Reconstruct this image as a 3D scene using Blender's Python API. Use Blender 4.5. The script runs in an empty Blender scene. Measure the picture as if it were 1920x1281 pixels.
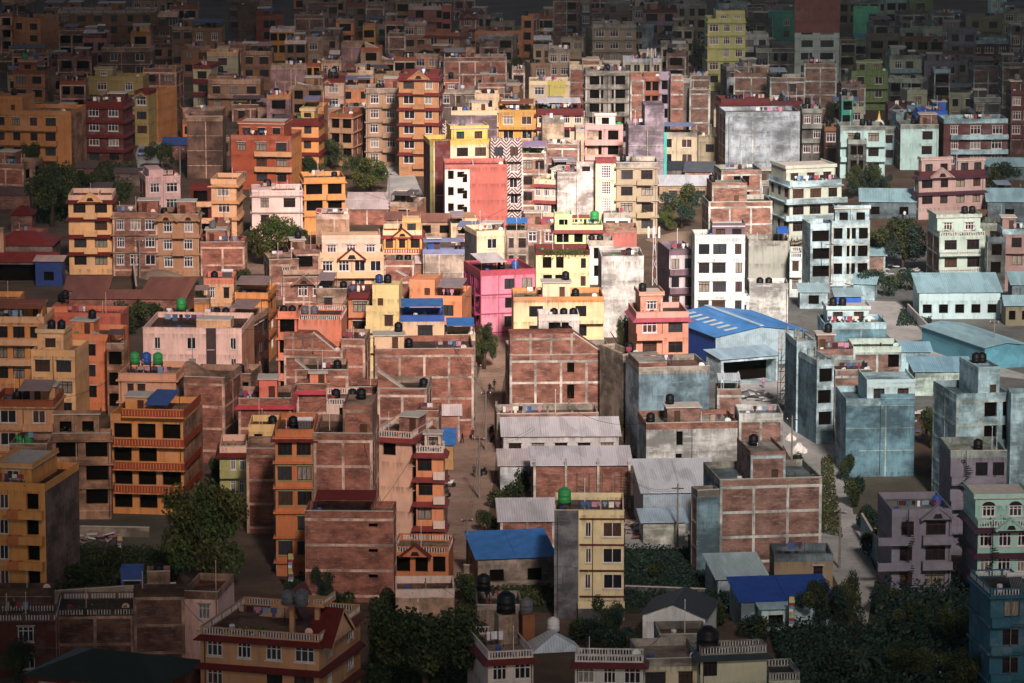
# xl xr ytop storeys yaw depth | front,side,parapet | features | label
ROWS = """
375 598 1174 3 -16 14|sand,sand,sand|rl ev:maroon ef:maroon w4g q2g dg tp no|sand-coloured house with maroon eaves, balustrade terrace and side gable
250 345 1106 2.6 3 8|brkd,brkd,cemd2|no|dark brick block joined to the small white house
105 250 1142 1.8 3 8|brkd,brkd,cemd2|rl pl:.1:.9 no|low brick building with a sloping terrace balustrade
342 408 1108 2.4 -8 9|wpink,wpink,cem|w1g:.3-.9 sb no|small white house under a wide concrete roof slab
-12 104 1152 2 2 8|redbr,brk,cemd2|pl:.1:.8 w1g:.35-.7 rl no|dark red brick house at the bottom left corner
-14 98 1104 0.5 0 3|cemd2,cemd2,cemd2|w0 no|low grey garden terrace above the dark red brick house
276 318 1072 1.5 4 3|cem,cem,cem|w0 tk:.5:2:black no|grey tank tower with black tanks and pink washing
226 268 1068 0.9 3 3|blue,cem,blue|w1b no|tiny hut with a pale blue frame beside the lane
915 1000 1222 2.6 12 11|white,white,white|rl ev:maroon w2g tt no|white house with maroon eaves, balustrade and stained tank tower
1078 1206 1226 2.6 -3 10|white,white,white|rl ev:maroon w3g wt no|white balustraded house right of the stained tank tower
1202 1312 1236 2.2 6 9|cream,cream,cem|w2b no|cream house with a mossy sunken terrace at the bottom edge
1314 1438 1214 2.7 10 10|cream,cream,cem|rl ev:slate w1b:.0-.3 q2a tkb:.15:1:black no|cream house with balustrade, slate eave and one big black tank
1237 1330 1190 2.2 4 6|cemd,cemd,cem|w0 no|dark mossy grey flat-roofed house behind the big black tank
1442 1500 1262 1.4 6 6|cream,cream,cem|rl no|low cream annex with a balustrade stair at the bottom edge
1858 1935 1104 4 8 9|teal,teal,teal|rl w1a sl:teal ba:0:.5:teal sr no|turquoise house with solar heater at the right bottom corner
895 978 1135 1.9 2 7|cemw,cemw,cem|w0 ts no|grey concrete hut with high parapet and tank on a stand
742 852 1106 1.2 2 7|cemw,cemw,white|w0 no pl:.1:.9|pale terrace block below the small orange gabled house
-32 84 903 4.3 -12 13|yellow,cemd,yellow|w2s:.0-.44 x1o:.6-.98 ba:.6:.98:yellow ba:.42:.6:orange ub3:.1:.7:2.1:yellow pl:.1:.9 ld:.2:.6 no|yellow and orange building with dark blank side wall at left
98 207 813 3.4 2 11|cemw,cemw,cemw|w2o sl:cemw pl:.1:.7 up2:.03:.8:2.9 no|raw grey-brown building with roof stairs and two dark windows a floor
207 343 776 4 -7 13|amber,cemw,amber|w3o bw:brickred pt:.12:.42:amber:2.2 sh:.45:.8:blue no pl:.2:.4|amber building with long red-striped balconies and a yellow roof cabin
222 330 700 3.4 -5 10|sandpink,cemw,sandpink|w2b:.1-.5 sl:sandpink tg:.25 ld:.3:.9 no|beige house carrying green and blue tanks on a stand
345 420 706 3.6 -10 10|brk,brk,cem|tri2:0:.9:2.5 no|brick house with a concrete roof stair right of the white mansion
-14 100 750 3 -3 9|sand,sand,rust|w2g sl:sand tk:.3:2:black pl:0:.3 ba:.5:1:sand|stained beige house with a rusty streaked parapet at left
18 88 832 1.9 -2 7|sand,sand,cem|w2g ba:.5:1:cem tk:.1:2:green no|beige house with paired white windows behind the yellow corner building
516 588 806 5.6 0 11|orange,brk,orange|w2h sl:orange ev0:maroon tk:.4:1:black sr no|tall orange building with green-edged brown windows
588 698 812 5.5 -2 12|brk,brk,cem|up:.5:1:2.9 tk:.75:3:black no|tall bare brick tower between the orange and cream buildings
700 772 806 4.8 -16 9|cream3,cream3,cream3|t1o:.1-.75:2.4 q3a ev:roofred rl pl:.3:.9 up4:.5:1:2 no|tall cream building with blank front and red awnings
780 831 836 4.3 -3 9|peach,cream3,white|w1c:.05-.62:2.2 ef:roofred ba:.64:1.06:white ub3:.3:.9:2:white pl:.1:.9 rl no|pink and white building with curved balconies beside the dirt lane
572 737 958 3.3 -2 11|brk,brk,brk|w0 bands sh:.1:.8:maroon slit no|low wide brick building under a maroon canopy with slit windows
738 841 1024 1.5 -4 7|orange,orange,orange|rl gb:.4:roofred w3o pl:0:1 no|small orange house with a red gable above the lane
1040 1170 957 3.9 -1 10|cream2,cem,cream2|w1s:.42-.56:.6 x1s:.68-.99:2.1 st:-.005:.345:cemd sl2:.36:1 base tg1:.1 ld:.35:.95 no|cream four-storey house with a dark grey strip and green tank
956 1148 615 4.5 3 12|brk,brk,cem|cut:.62:1:3.6 st2:.56:.63 pt:.34:.66:cemp:2.2 tk:.3:1:black tk:.5:2:black pl:.02:.35 side3 no|large bare brick block with a diagonal roofline beside the lane
932 1122 776 1.4 3 7|brk,brk,cem|w2o:.5-1 ld:.05:.45 rb no|low brick terrace hung with washing in front of the brick block
703 888 655 3.9 3 11|brk,brk,brk|w0 pt:.0:.3:cream:2 tk:.25:2:black pl:.6:.95 ld:.6:.9 no|wide bare brick building left of the dirt lane
751 833 592 4.6 2 7|cream,cream,blue|x1b:.3-.8:1.9 ba:.0:1:cream:k sh:0:1:roofblue no|cream house with a blue wrapped rooftop and one brown window
836 891 628 3.6 2 7|cem,cem,cream|w0 sh:0:1:roofblue pl:.1:.9 no|open terrace under a bright blue tarpaulin beside the round tree
412 462 837 2.4 2 8|lime,brk,white|w2g:.3-1 ba:0:1:lime ev0:maroon pl:.1:.9 no|mint-green house with white windows by the yellow-green tree
462 517 841 3.3 1 8|brk,brk,cem|w0 no|shaded brown brick house between mint and orange buildings
466 526 797 3.2 0 7|lemon,lemon,lemon|w1o:.1-.5 pl:.1:.9 tk:.7:1:black no|yellow-green flat-roofed house behind the tall orange building
447 546 747 3.4 1 9|brk,brk,cem|pt:.38:.72:pink:2.7 ev0:pinkred ld:0:.3 no|brick house with a bright pink roof cabin
556 618 720 3.2 2 8|brk,brk,cem|ev0:pinkred pt:.4:.9:salmon:2 no|brick house with magenta and red canopies behind the white rooftop
553 652 694 3.7 2 9|brk,brk,cem|pl:.1:.5 tk:.8:2:black ld:.5:.7 tri:0:.3:2 no|brick house with white roof ledges below the salmon house
612 674 748 4 3 8|white,cream,white|rl w1o:.3-.9 tk:.3:1:black tk:.8:1:black pl:0:.3 no|white balustraded rooftop house behind the tall brick tower
656 712 726 3.9 3 6|brk,brk,brk|pl:0:1 no|narrow brick house edged with white flowering pots
708 800 728 4.2 -3 9|brk,brk,cem|tri:0:.6:2.8 pl:.5:.9 tk:.9:1:black no|brown brick house with a sloping stair wall behind the cream tower
780 822 770 3.6 -3 8|brk,brk,brk|pl:0:1 ld:.2:.9 no|brick house with laundry left of the small white tin roof
268 453 614 3.6 -4 14|wpink,sandpink,wpink|x2s:.4-.78 x1s:.08-.2 x1s:.86-.97 st:.64:.74:charcoal rl0 pt:.5:.85:cream:1.2 lg no|white modern mansion with a dark tiled strip
380 474 592 3.1 -12 9|brk,redbr,cem|w0 ld:0:.4 sh:.5:1:grey tk:.1:2:black q3b no|reddish brick house with washing behind the white modern mansion
382 438 522 3.8 0 7|cream,cream,redband|w1b:.6-.9 x1g:.1-.4 tk:.3:1:black sr no|cream cabin house with a red roof band and ladder
440 502 549 3.3 -5 9|amber,amber,amber|sh:0:1:grey sl:rust w0 q1b no|plain amber house with a flat grey tin roof
364 392 560 3.2 0 5|amber,amber,cem|sh:0:1:grey no|sliver of amber wall left of the cream cabin house
521 556 584 4.3 0 9|salmon,salmon,salmon|w1o sl:salmon tk:.2:2:black pl:.4:.9 no|salmon house with terraces beside the diagonal brick wall
556 640 590 3.9 -3 9|salmon,salmon,salmon|rl tk:.1:2:grey pl:.1:.9 no|salmon terrace house with white balusters and a red ridge
532 642 612 3.6 -9 7|brk,salmon,cem|cut:.5:1:3.2 side2 no|brick house with diagonal gable joined to the salmon terraces
640 684 636 2.9 -3 9|brk,brk,cem|ld:0:.9 pole no|narrow brick house with white flagpole left of the lemon house
686 748 573 3.4 -3 9|lemon,lemon,lemon|w1b:.4-.95 up:.2:1:2.7 ba:-.02:1:lemon tk:.3:2:black tk:.1:1:blue pl:.6:1 no|lemon-yellow stepped house with pale balconies
653 697 548 3.6 0 8|orange,orange,maroon|w1b sl:maroon pl:.1:.9 ld:0:.9 no|orange brown house left of the lemon stepped house
768 866 553 3.4 -8 10|peach,peach,peach|w1a:.55-.9 up:0:.48:2 ld:.6:.9 sh:.5:1:grey pole no|peach house with stepped roof and coloured cloths on balcony
742 770 518 4 0 6|brk,brk,brk|tri:0:1:1.5 no|dark sloping brick wall between lemon and peach houses
592 650 541 3 -4 8|cem,cem,cem|w1b:.2-.6 tk:.8:2:black tk:.2:1:grey sh:.0:.6:grey no|brown terrace house with black tanks right of the amber house
530 608 520 2.5 4 8|brick2,brick2,cem|gb:.5:cem w2g:.3-1 no|old brown house with a carved gable and white windows
505 560 487 2 10 8|brick2,brk,cem|w1g:.3-.8 no|old brick house with one white window above a concrete stair
600 719 474 3.2 3 9|cream,cem,cream|gb:.5:roofred w4g ba:.08:.98:cream ub:.03:.95:2.9:white no|cream house with red gable and white upper storey
718 791 432 2.3 1 8|yellow,cream,cream|gb:.5:roofred ev0:roofred x3b bw1:brickred ub:.5:.97:2.2:amber no|yellow house with red eave, gable and striped balcony
793 871 468 1.6 3 8|cem,cem,greyblue|sh:0:1:greyblue pt:.12:.42:deepblue:2.4 tk:.85:1:black no|low house with a deep blue roof cabin and slate-blue tin
720 776 488 1.6 0 6|brk,brk,cem|tk:.5:3:black pl:.3:.9 no|low brick house with three black tanks by the striped balcony
894 946 434 2.4 16 8|cream,cemd,cream|w1c:.3-.8 ld:.1:.8 no|cream house with grey side wall and spiral ladder
948 990 432 1.9 0 6|cem,brk,cem|w2b sh:0:1:roofblue pl:0:1 no|brown house with a blue eave and potted plants
901 1004 508 3.2 15 11|hotpink,magenta,pinkred|x2a:.38-1 ba:.62:1:hotpink q3m st0:.0:.33 sh2:0:.5:tin tk:.55:1:black tk:.8:1:blue pinktrim no|bright pink house with magenta side balconies
1005 1106 469 2.3 2 7|butter,butter,maroon|w2o:.1-.55 w1b:.8-.95 iv pl:.1:.9 no|butter-yellow house under a maroon vine-covered parapet
1040 1130 422 2.5 1 8|limey,limey,limey|ub:0:.36:2:limey ld:.2:.95 ev0:roofred w3o tg2:.8 pl:.6:1 no|lime-green house with washing and a green tank
1131 1194 428 1.5 0 7|terra,terra,brick2|w0 no|low terracotta house with sunken terrace right of the lime house
1128 1207 481 4 2 10|cemp,cemp,cemp|w0 pl:.1:.9 tk:.7:1:black|tall blank pinkish cement wall house in the centre
1100 1150 452 2.2 0 7|white,white,cem|w1o pl:0:1 tk:.2:2:black no|pale rooftop house crowded with pots above the cement wall
963 1132 557 2.9 2 9|butter,butter,rustband|w2a pt:.33:.64:cream:2.4 tk:.6:2:black ba:.7:1:butter pl:.05:.3 red no|butter-coloured house with brown-banded parapet and red blanket
1010 1086 590 3.6 2 5|cemp,cemp,white|tk:.4:4:black w1o no|pale cement cabin with a row of tanks behind the brick block
1193 1291 586 3.4 6 9|salmon,salmon,redband|w2g ba:.0:.5:salmon ev0:pinkred up3:.12:.55:2.8 rl0 pl:.1:.5 tk:.1:1:black no|salmon-pink house with white grid windows and a roof tower
1303 1397 441 4.9 2 11|offwhite,white,white|x2a:.04-.64:2 x1a:.78-.97:1 ub0:.35:1:2:plum no|tall white building with dark stair windows and plum crown
1255 1303 469 3.7 9 10|mauvew,plum,plum|w2a ba:0:1:plum tk:.5:1:grey ld:.1:.9 no|white and plum building with laundry beside the tall white building
1405 1478 532 1.9 0 6|cemp,cemp,cemp|w0 tk:.3:2:black no|blank pale cement box behind the blue warehouse
1300 1405 556 1.3 3 6|cemp,white,white|w2b:.4-1 rl0 no|low white-grey annex at the foot of the tall white building
1329 1448 379 3.4 5 9|brk,brk,cem|up:.05:.6:2.9 tk:.1:1:black no|stepped brick building behind the tall white building
1404 1481 452 2.6 1 8|sandgrey,sandgrey,cem|sh:.7:1:blue rb no|blank beige block with an open concrete roof rail
1481 1504 474 2.2 -4 7|white,white,white|rl w1b ba:0:1:white no|narrow white balcony house right of the blank beige block
1560 1631 415 3.4 4 9|cemc,cemc,cemc|w3o fr up2:.1:1.0:2.7 no|grey unfinished concrete building with open window holes
1520 1560 420 3.2 10 6|cemc,cemc,cemc|w1o ba:.5:1.2:cemc no|narrow grey wing of the unfinished concrete building
1762 1847 435 2.8 7 10|creamc,brk,creamc|w2g ba:-.02:1.05:creamc rl ub3:.0:.95:2.8:creamc pl:0:1 tk:.7:2:black no|cream tall house with white balustrades and roof garden
1724 1848 323 2.7 16 13|peachc,brkc,maroon|w4a ef:maroonc gb:.33:peachc ub3:.05:.5:2.8:peachc ub3:.6:1:2.4:peachc no|peach four-storey house with bare brick side wall
1794 1894 740 4.7 12 10|cemc,cemc,cemc|x1o:.45-.8 x1o:.85-.97 up:.4:.8:3 tk:.6:2:black fr no|stained grey tall building with a rooftop tank box
1896 1935 738 4.9 0 10|cemc,cemc,cemc|w0 no|smooth blank grey building at the right edge
1783 1888 846 4 3 9|mauve,mauve,cem|w2a:.4-1 ba:.0:.8:mauve sp tk:.6:1:black no|mauve house with a spiral stair and stepped terraces
1673 1785 956 3.2 5 10|mauve,mauve,mauve|w1c:.1-.4 x1c:.5-.95:2.2 gb:.75:mauve ba:.5:1:mauve ba:-.25:.3:mauve ld:.1:.9 tk:.95:1:blue sp no|mauve house with arched gable and washing beside the lane
1834 1935 976 3.3 4 10|mint,mauve,mintw|w3r rl ev:maroonc ef:maroonc gb:.6:mint ub3:0:1:2.8:mint sp no|pale green house with arched windows, white balustrade and gable
1587 1716 728 3.7 4 10|cemt,cemc,cemc|cut2:0:.5:1.4 ub:.3:1:2.7:offwhite no|large blue-grey cement blank wall topped by a white cabin
1566 1634 694 3 3 8|brkc,brkc,cem|ld:.1:.9 bands no|narrow brick house with washing left of the white cabin
1600 1690 650 2.6 2 7|brkc,creamc,creamc|pl:.1:.7 w1o:.7-1 ds no|brick and cream house with rooftop plants behind the white cabin
1545 1662 606 2.3 3 8|cemt,cemc,cemc|ub3:.08:.75:2.4:offwhite ld:.05:.95 tk:.2:2:black no|dark cement block with white roof cabins and two tanks
1530 1600 656 2.7 3 7|cemc,cemc,brkc|pl:.1:.6 ld:.3:.9|grey house with brick parapet and white columns
1494 1530 640 4 8 8|cemb,cemt,cemc|x1a:.3-.8 ba:.6:1.05:cemb rb no|pale blue-grey narrow building wrapped in scaffolding
1532 1564 676 3.6 14 9|cemc,cemt,cemc|w1o rb no|grey narrow unfinished building right of the scaffolding
1198 1330 690 3.9 9 10|cemt,cemc,cem|w0 ub:0:.4:1.4:brk ds no|dark blotchy cement house with a brick upper corner
1212 1383 794 2.1 6 9|cemp,cemc,brk|x1o:.3-.42:1.2 up4:.26:.62:2.2 tk:.1:2:black ld:.7:1 no|whitish weathered cement house with brick roof cabin
1386 1468 776 2.4 2 7|brkc,brkc,cemp|pl:.4:1 ld:.3:.8 no|brick house with pale ledge left of the white sacks
1350 1541 900 3.5 8 11|brkc,cemt,cem|x0 up:.3:.64:2.9 q1a tk:.42:1:black pl:.65:1 no|big bare brick building with a pale concrete frame
1308 1350 920 3.1 14 7|cemt,brkc,cem|w0 no|narrow dark cement house with brick side wall
1452 1562 1040 1.5 2 6|tan,tan,cemd|w1b:.6-.9 no|tan flat-roofed house in front of the big brick building
128 210 366 4.3 1 9|butter,brk,white|w2b:.02-.98 ef:maroon ev:maroon gb:.5:butter ba:.35:.65:butter no|yellow and white four-storey house with dark red bands
211 295 398 3.4 1 9|brick2,brk,cem|w3g sl:cem ld:.1:.5|brown tenement right of the yellow and white house
296 372 402 3.3 1 9|sandb,brk,cem|w2g sl:sandb gb:.2:sandb gb:.75:sandb ba:.35:.65:sandb pl:.3:.9|old beige tenement with two small gables
376 458 454 1.7 0 7|brk,brk,brk|w0 ld:.4:.9|low brown brick house hung with washing above the road
400 430 418 2.4 0 6|brk,brk,cem|ld:0:1 no|brick house half hidden behind the cream white-windowed house
395 443 336 3.3 -4 9|cream,cream,cream|w1g ef:sand pl:0:.5 no|tall cream house with white windows and shaded side balconies
356 396 346 3 2 8|maroon2,brk,maroon|ba:0:1:cream w1o no|maroon balcony wing left of the tall cream house
273 338 331 2.8 14 8|lilac,brk,lilac|w2g ub:.1:.5:1.8:lilac ld:.5:.9 no|lilac-white house with brown side wall
472 567 358 2.8 4 9|wpink,greyw,wpink|w2g sl:greyw ub:0:.4:.8:cream tk:.3:2:black pole no|pale grey-blue house with white windows
570 647 334 3.2 8 9|amber,cemp,amber|w2o sl:amber tk:.8:2:black ba:.55:1:amber no|amber-yellow house with square dark windows
592 655 402 2 2 8|cemw,cemw,cemp|ld:0:.9 no|beige flat house with pink washing below the amber-yellow house
-18 133 206 4 -9 12|ochre,cemw,ochre|w4b:0-.85 ba:-.02:.83:ochre up:.0:.4:2.4 pl:.4:.95|ochre block with long balconies and grey side wall
25 84 131 2.9 -10 9|ochre2,cemw,rust|w2b up3:.08:.65:2.4 tk:.2:1:green tk:.55:1:blue sr|ochre house with a ladder on its roof cabin
157 230 190 4 -8 9|redbr,redbr,maroon|w2g ef:maroon ld:.2:.9|dark red house with white windows beside the ochre block
165 268 143 2.6 -5 8|limed,limed,limed|w2g ub3:.1:.42:2:limed ba:0:1:limed|dim lime-green house with a balcony
252 278 170 3.6 -14 8|limed,limed,maroon|w1g gb:.5:limed no|narrow green gabled house beside the steep street
276 296 170 3.4 -20 10|ochre,ochre,ochre|w1b no|ochre corner house on the steep street
-24 44 306 2.4 -16 10|brk,cem,cem|q2o pl:0:1|brown brick house with plants at the left edge
350 417 218 3.9 -1 9|cemd2,cemd2,cem|up:.5:1:1.4 w0 no|tall blank dark cement house in the upper left
433 546 253 3.3 -8 11|orangeb,amber,orangeb|w3b ba:.4:1.02:sand ub3:.1:.85:2.7:orangeb pl:0:1|dark orange building with curved balconies and vines
546 597 222 3.5 -6 8|amber,amber,maroon|w1c:.3-.9 ef:maroon ub3:.3:.8:2:lemond tk:.2:1:green|golden house with maroon bands and a green tank
566 607 200 3.2 -4 8|ochre,ochre,ochre|w1b ba:0:.8:ochre sh:0:.8:greyblue no|ochre balcony house with a blue-grey tin roof
618 661 212 3.3 -14 11|sandb,brk,rust|w2o sl:sandb|beige house with brick side above the clump of trees
686 748 166 5 0 9|sandb,brk,cem|w2g sl:cem ba:.5:.98:sandb|grey-beige six-storey tenement with balconies
748 822 138 6.6 -4 9|gold,brk,maroon|w2b ef:maroon gb:.5:gold ba:.35:.65:gold|golden tall tenement with maroon eaves and gables
806 826 140 2.6 0 6|white,cem,white|w1o ld:0:1 no|small white upper storeys behind the golden tenement
920 978 262 4.7 4 8|zig,zig,zig|w2a ba:0:1:zig no|black and white zigzag-painted building
796 840 238 2.6 0 6|zig,zig,zig|w1a no|zigzag-painted rooftop house left of the yellow parapet
806 919 264 4.6 9 9|cream,maroon2,yellowb|w2a:.38-1 x1a:.1-.3 st:-.0:.06:olive st:.08:.34:maroon2 ub3:.38:.98:2.6:yellowt tk:.6:1:grey pl:.1:.4 no|cream and maroon building with bright yellow roof bands
834 951 309 3.9 3 9|offwhite,terra,terra|w0 st:.4:1.002:terra hl:.03:.37 no|terracotta blank house with a white open stair front
1117 1155 298 4.3 1 9|cream,cream,roofred|x1G:.2-.85 pl:0:1 no|slim cream tower with tall grid windows
1045 1117 322 3.4 2 9|cemp,cemp,cemp|w0 ub:.5:1:2:cemp ld:.1:.9 no|blotchy blank cement house left of the slim cream tower
1002 1046 336 2.8 -17 8|sandpink,cemp,cream|w3g ef:roofred ub3:.6:1:2.4:cream no|pinkish house with red eaves left of the blotchy blank wall
1156 1233 305 4.1 0 9|sandb,sandb,cem|w2b sl:sandb ba:.5:.85:sandb|weathered beige tenement with curtained brown windows
1179 1246 190 5.6 3 8|cemm,cemm,cemm|w0 cut2:0:.45:4.5 gp no|tall mauve-grey cement tower with turquoise drainpipe
1097 1168 234 3.3 1 8|pinkb,pinkb,pinkb|w2o ba:0:1:pinkb ub3:.28:.8:2.4:white tk:.9:1:green no|pink brick house with white roof cabin
1007 1094 204 3 1 8|creamd,creamd,maroon|w4g ef:maroon pl:.1:.9 ld:.2:.8|cream house with a dark maroon band
992 1068 152 3 0 8|creamd,limed,cream|w2g ub:0:.4:.5:cream st:.45:.9:limeb pl:.1:.9|cream and lime house with arched window
1017 1058 224 2.9 2 7|sandst,sandst,cem|w0 no|small stained beige blank wall house
1080 1122 242 3 2 7|sandst,sandst,cem|w0 no|stained beige blank house left of the turquoise pipe tower
1023 1086 270 2.4 -4 7|brick2,brick2,cem|tri:.6:1:1.6 ld:.1:.6 no|brown house with sloping roof wall and orange cloth
978 1024 287 3.4 -2 8|brick2,brk,cem|sh:0:1:lilact pl:0:1 w2b no|dark house with lilac tin porch roof
935 1005 206 2.9 0 8|ochrey,ochrey,ochrey|w2g ba:0:1:ochrey pl:.3:.9|mustard house with white windows
1182 1208 143 5 0 7|brk,brk,brk|w0 no|narrow blank brick house right of the open concrete frame
1208 1236 143 4.9 0 7|orangeb,orangeb,orangeb|w2o sl:orangeb no|narrow orange house between two brick walls
1236 1258 141 4.9 0 7|lilacd,lilacd,lilacd|w1o sl:lilacd no|narrow lilac house right of the narrow orange house
1258 1281 142 5 0 7|brk,brk,cem|bands no|narrow striped brick house beside the turquoise pipe tower
1281 1294 148 4.6 0 7|cemd2,cemd2,cem|w0 no|sliver of dark cement house between brick walls
1098 1180 133 3.9 2 8|cem,cem,cem|w2o fr sl:cem ld:.1:.9|open concrete frame building with green cloths
1068 1135 122 2.8 2 8|brk,brk,cream|up:.35:.85:1.4 tk:.3:1:black|brown brick house with cream rooftop ledge
832 950 108 2.9 3 8|brk,brk,cem|w0 up:.35:.5:2|long brown brick wall building below the orange house
896 975 156 2.3 3 7|brk,brk,cem|w0 pl:.3:.9|brown brick house stepping down to the right
824 892 168 2.6 0 8|cemd2,cemd2,cem|w3g ub3:.15:.5:2:orangeb|dark weathered house with small orange roof hut
846 932 208 3.2 1 7|cemm,cemm,cream|w0 pl:.3:.9 tk:.0:1:black tk:.3:1:blue|blank pinkish cement house above the yellow parapets
890 936 176 3 0 7|cream,cream,cream|w1a tk:.4:2:black tk:.7:2:black ba:0:1:cream|cream terrace house with black tanks
936 966 188 2.6 0 6|ochrey,ochrey,ochrey|w1s tk:.4:3:black no|small mustard house with a row of black tanks
891 980 58 2 -4 9|orange,orange,orange|w3g sl:orange pl:.1:.9|orange flat-roofed house in the upper middle
862 893 26 3 0 8|brick2,brick2,maroon|w1g ef:maroon gb:.5:orangeb|brown house with red eaves left of the orange house
757 800 42 2.9 0 8|tanb,tanb,cem|w2g:.0-1 no|tan blank-fronted house in the upper middle
798 862 60 2.6 -14 9|tanb,tanb,rust|w2g ev0:maroon|tan house with red porch and curved balcony
766 846 12 2.6 0 8|terrap,terrap,white|w2o ba:0:1:terrap|dusky pink house with a white ledge near the top edge
828 846 14 3.6 0 6|terra,terra,terra|w1o no|narrow terracotta stair house near the top edge
1037 1088 -4 4 0 9|brick2,brick2,brick2|w1o:.4-.9 no|tall reddish brown block near the top edge
1088 1110 0 3.9 0 8|cemd2,cemd2,cem|w1g sl:cem no|narrow beige wing beside the tall reddish brown block
1111 1193 46 3 0 9|sandb,sandb,cem|w3g sl:cem pl:.1:.9|dark beige tenement with rooftop garden
1206 1270 18 2.8 0 8|terrap,lilacd,maroon|w2o ba:0:1:lilacd|pink house with a red band near the top
1240 1291 82 2.5 0 8|cream,cream,cem|w3b ub:.4:.9:1.4:white|white house with hooded windows left of the dark tree
1262 1300 50 3 0 7|creamd,creamd,cem|w2o pl:0:1|cream house with open porch left of the yellow tower
1327 1398 35 5.4 2 9|lemond,cem,lemond|w3g sl:limeb ub:.22:.98:2:lemond|tall yellow building with columns of white windows
1381 1441 64 3.2 3 8|white,white,white|w2a:.2-1 no|white house with a curved roof edge
1418 1492 78 3 1 8|cemd2,cemd2,cem|w2o:.4-.8 cut2:0:.4:1.6|grey ruined-looking house below the teal balconies
1491 1575 -6 6.6 2 10|whiteb,ochreb,white|w0 st:-.004:1.004:terra2:2.6 x2t:.05-.95 no|tall terracotta and white block with strip windows
1425 1492 26 2.4 1 8|tealg,tealg,tealg|w2g ba:0:.5:tealg|teal house with white windows beside the terracotta block
1508 1569 119 3.9 -3 9|brkd,brkd,cem|pl:.1:.9 ld:.1:.5|brown brick block in front of the terracotta and white block
1444 1510 146 3.2 2 8|brkd,brkd,cem|x1b:.5-.8 pl:0:1 tk:.3:1:black|brown brick house with one small window and roof plants
1376 1442 137 3 -4 8|brkd,brkd,brkd|tri:0:.3:1.5 tk:.7:2:black|brown brick house with chimney-like tanks below the white house
1352 1442 186 3.5 6 7|terrap,terrap,maroon|w3c tk:.2:3:black ev0:maroon|dusty pink house peeping above the blotchy grey wall
1442 1506 190 3 2 7|maroon2,cem,maroon|ld:0:.6 pl:.5:1 w1o|dark house with washing right of the dusty pink house
1361 1500 211 4 5 10|cemb2,brk,cemb2|w0 ld:.4:.8 no|large blotchy grey blank wall
1293 1331 168 4 2 7|brkd,brkd,cem|w0 pl:0:1 no|narrow brick house with roof pots left of the blotchy wall
1294 1332 142 3 0 6|brkd,brkd,cem|ld:0:1 no|brick house with pink cloth on the roof
1481 1578 341 3.3 17 11|creamg,creamg,cemc|w3b sl:cemc q3b ub3:.0:.95:2.8:creamg ba:-.1:1.08:cemc ld:.1:.95 pl:.5:1 no|beige four-storey corner house with wide balcony rails
1353 1428 319 2.6 8 8|brk,brk,cem|w1o ld:.1:.8 tk:.6:1:black no|dark house with red washing below the blotchy grey wall
1504 1542 204 3.4 0 8|cemd2,cemd2,cem|w2g ba:0:1:cem pole|narrow grey house with balconies right of the blotchy wall
1546 1570 238 2.4 0 6|redbr,redbr,rust|w1g|small red house squeezed beside the grey balconies
1576 1660 237 3.2 2 8|whitec,cem,cem|w2b ba:0:1:whitec|white house with brown shutters and patterned balcony
1689 1760 234 2.8 2 8|whitec,brk,cem|w1b:.5-.9 tk:.4:1:black pl:0:1|white-walled house with dark side behind the peach house
1770 1890 224 3.2 4 8|redc,redc,cemc|w3g ba:.1:1:cemc pl:.1:.9|dark red house with long balconies at right
1896 1940 170 4.2 0 9|redc,redc,redc|w2g sl:maroonc|dark red tenement at the right edge
1598 1665 133 2.7 2 8|olive,olive,olive|w2b ba:0:1:olive ub3:.15:.85:2.4:olive|olive-green house with porches
1668 1728 104 2.8 3 8|creamd,cem,cem|w2g:.1-.8 ba:0:1:whiteg sr|cream house with peeling white balconies
1733 1800 114 2.4 -3 8|mauve,mauve,mauve|w2g tk:.8:2:black|mauve brick house with two black boxes
1779 1830 54 3.8 -4 8|mauve,mauve,mauve|w2a sl:mauve ub3:-.2:.4:2.4:mauve|mauve stepped tower in the upper right
1600 1646 16 2.5 -6 8|mintb,mintb,mintb|w1a:.6-1 no|mint-green house near the top edge
1662 1702 -2 2.4 0 7|creamd,creamd,whiteg|w2o ba:0:1:creamd|cream house with porch near the top edge
1705 1750 -4 2.6 0 7|olive,olive,olive|w1b ba:0:1:olive|olive house near the top edge
1691 1770 70 2.3 -2 8|tanb,tanb,orangeb|w3o gb:.8:orangeb|tan house with orange gable
1629 1690 68 2.3 0 8|tanb,tanb,tanb|w2o|tan house left of the orange gable
1818 1892 76 2.7 0 8|redc,redc,cemc|w3g ev0:maroonc|dark red house with two white windows and mossy roof
1826 1908 124 2.4 2 8|brkc,brkc,cem|up:.7:1:2|brick house with concrete frame in the upper right
1812 1880 30 2.4 -5 8|tanb,tanb,tanb|w2a ba:0:1:tanb|tan house with angled balcony near the top right
1858 1888 -6 3 0 7|whitec,whitec,cem|w2g|white windowed house near the top right corner
1665 1718 197 2 0 7|redc,redc,maroonc|gb:.3:tanb w2g|small dark red gabled house beside the white stupa
1722 1776 208 2.5 0 7|tanb,tanb,blue|w1a ev0:blue ld:.1:.8|tan house with a blue eave behind the white-walled house
1895 1940 60 3 0 8|brkd,brkd,cem|w2g|brown brick house at the top right corner
22 76 32 2.8 -22 10|ochre2,ochre2,ochre2|w2b|dim ochre corner house at top left
-20 22 25 3.2 0 8|brk,brk,cem|w2o ba:0:1:cem|dark brick house with porches at the top left corner
107 290 19 2.5 1 9|sandd,sandd,cem|w6b sl:cem rl|long dark tenement near the top left
110 158 58 2.4 0 7|brkd,brkd,cem|w2o|small brown house below the long dark tenement
155 200 72 2.3 0 7|pinkd,pinkd,pinkd|w2o sr|dim pink house with solar heaters
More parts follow.
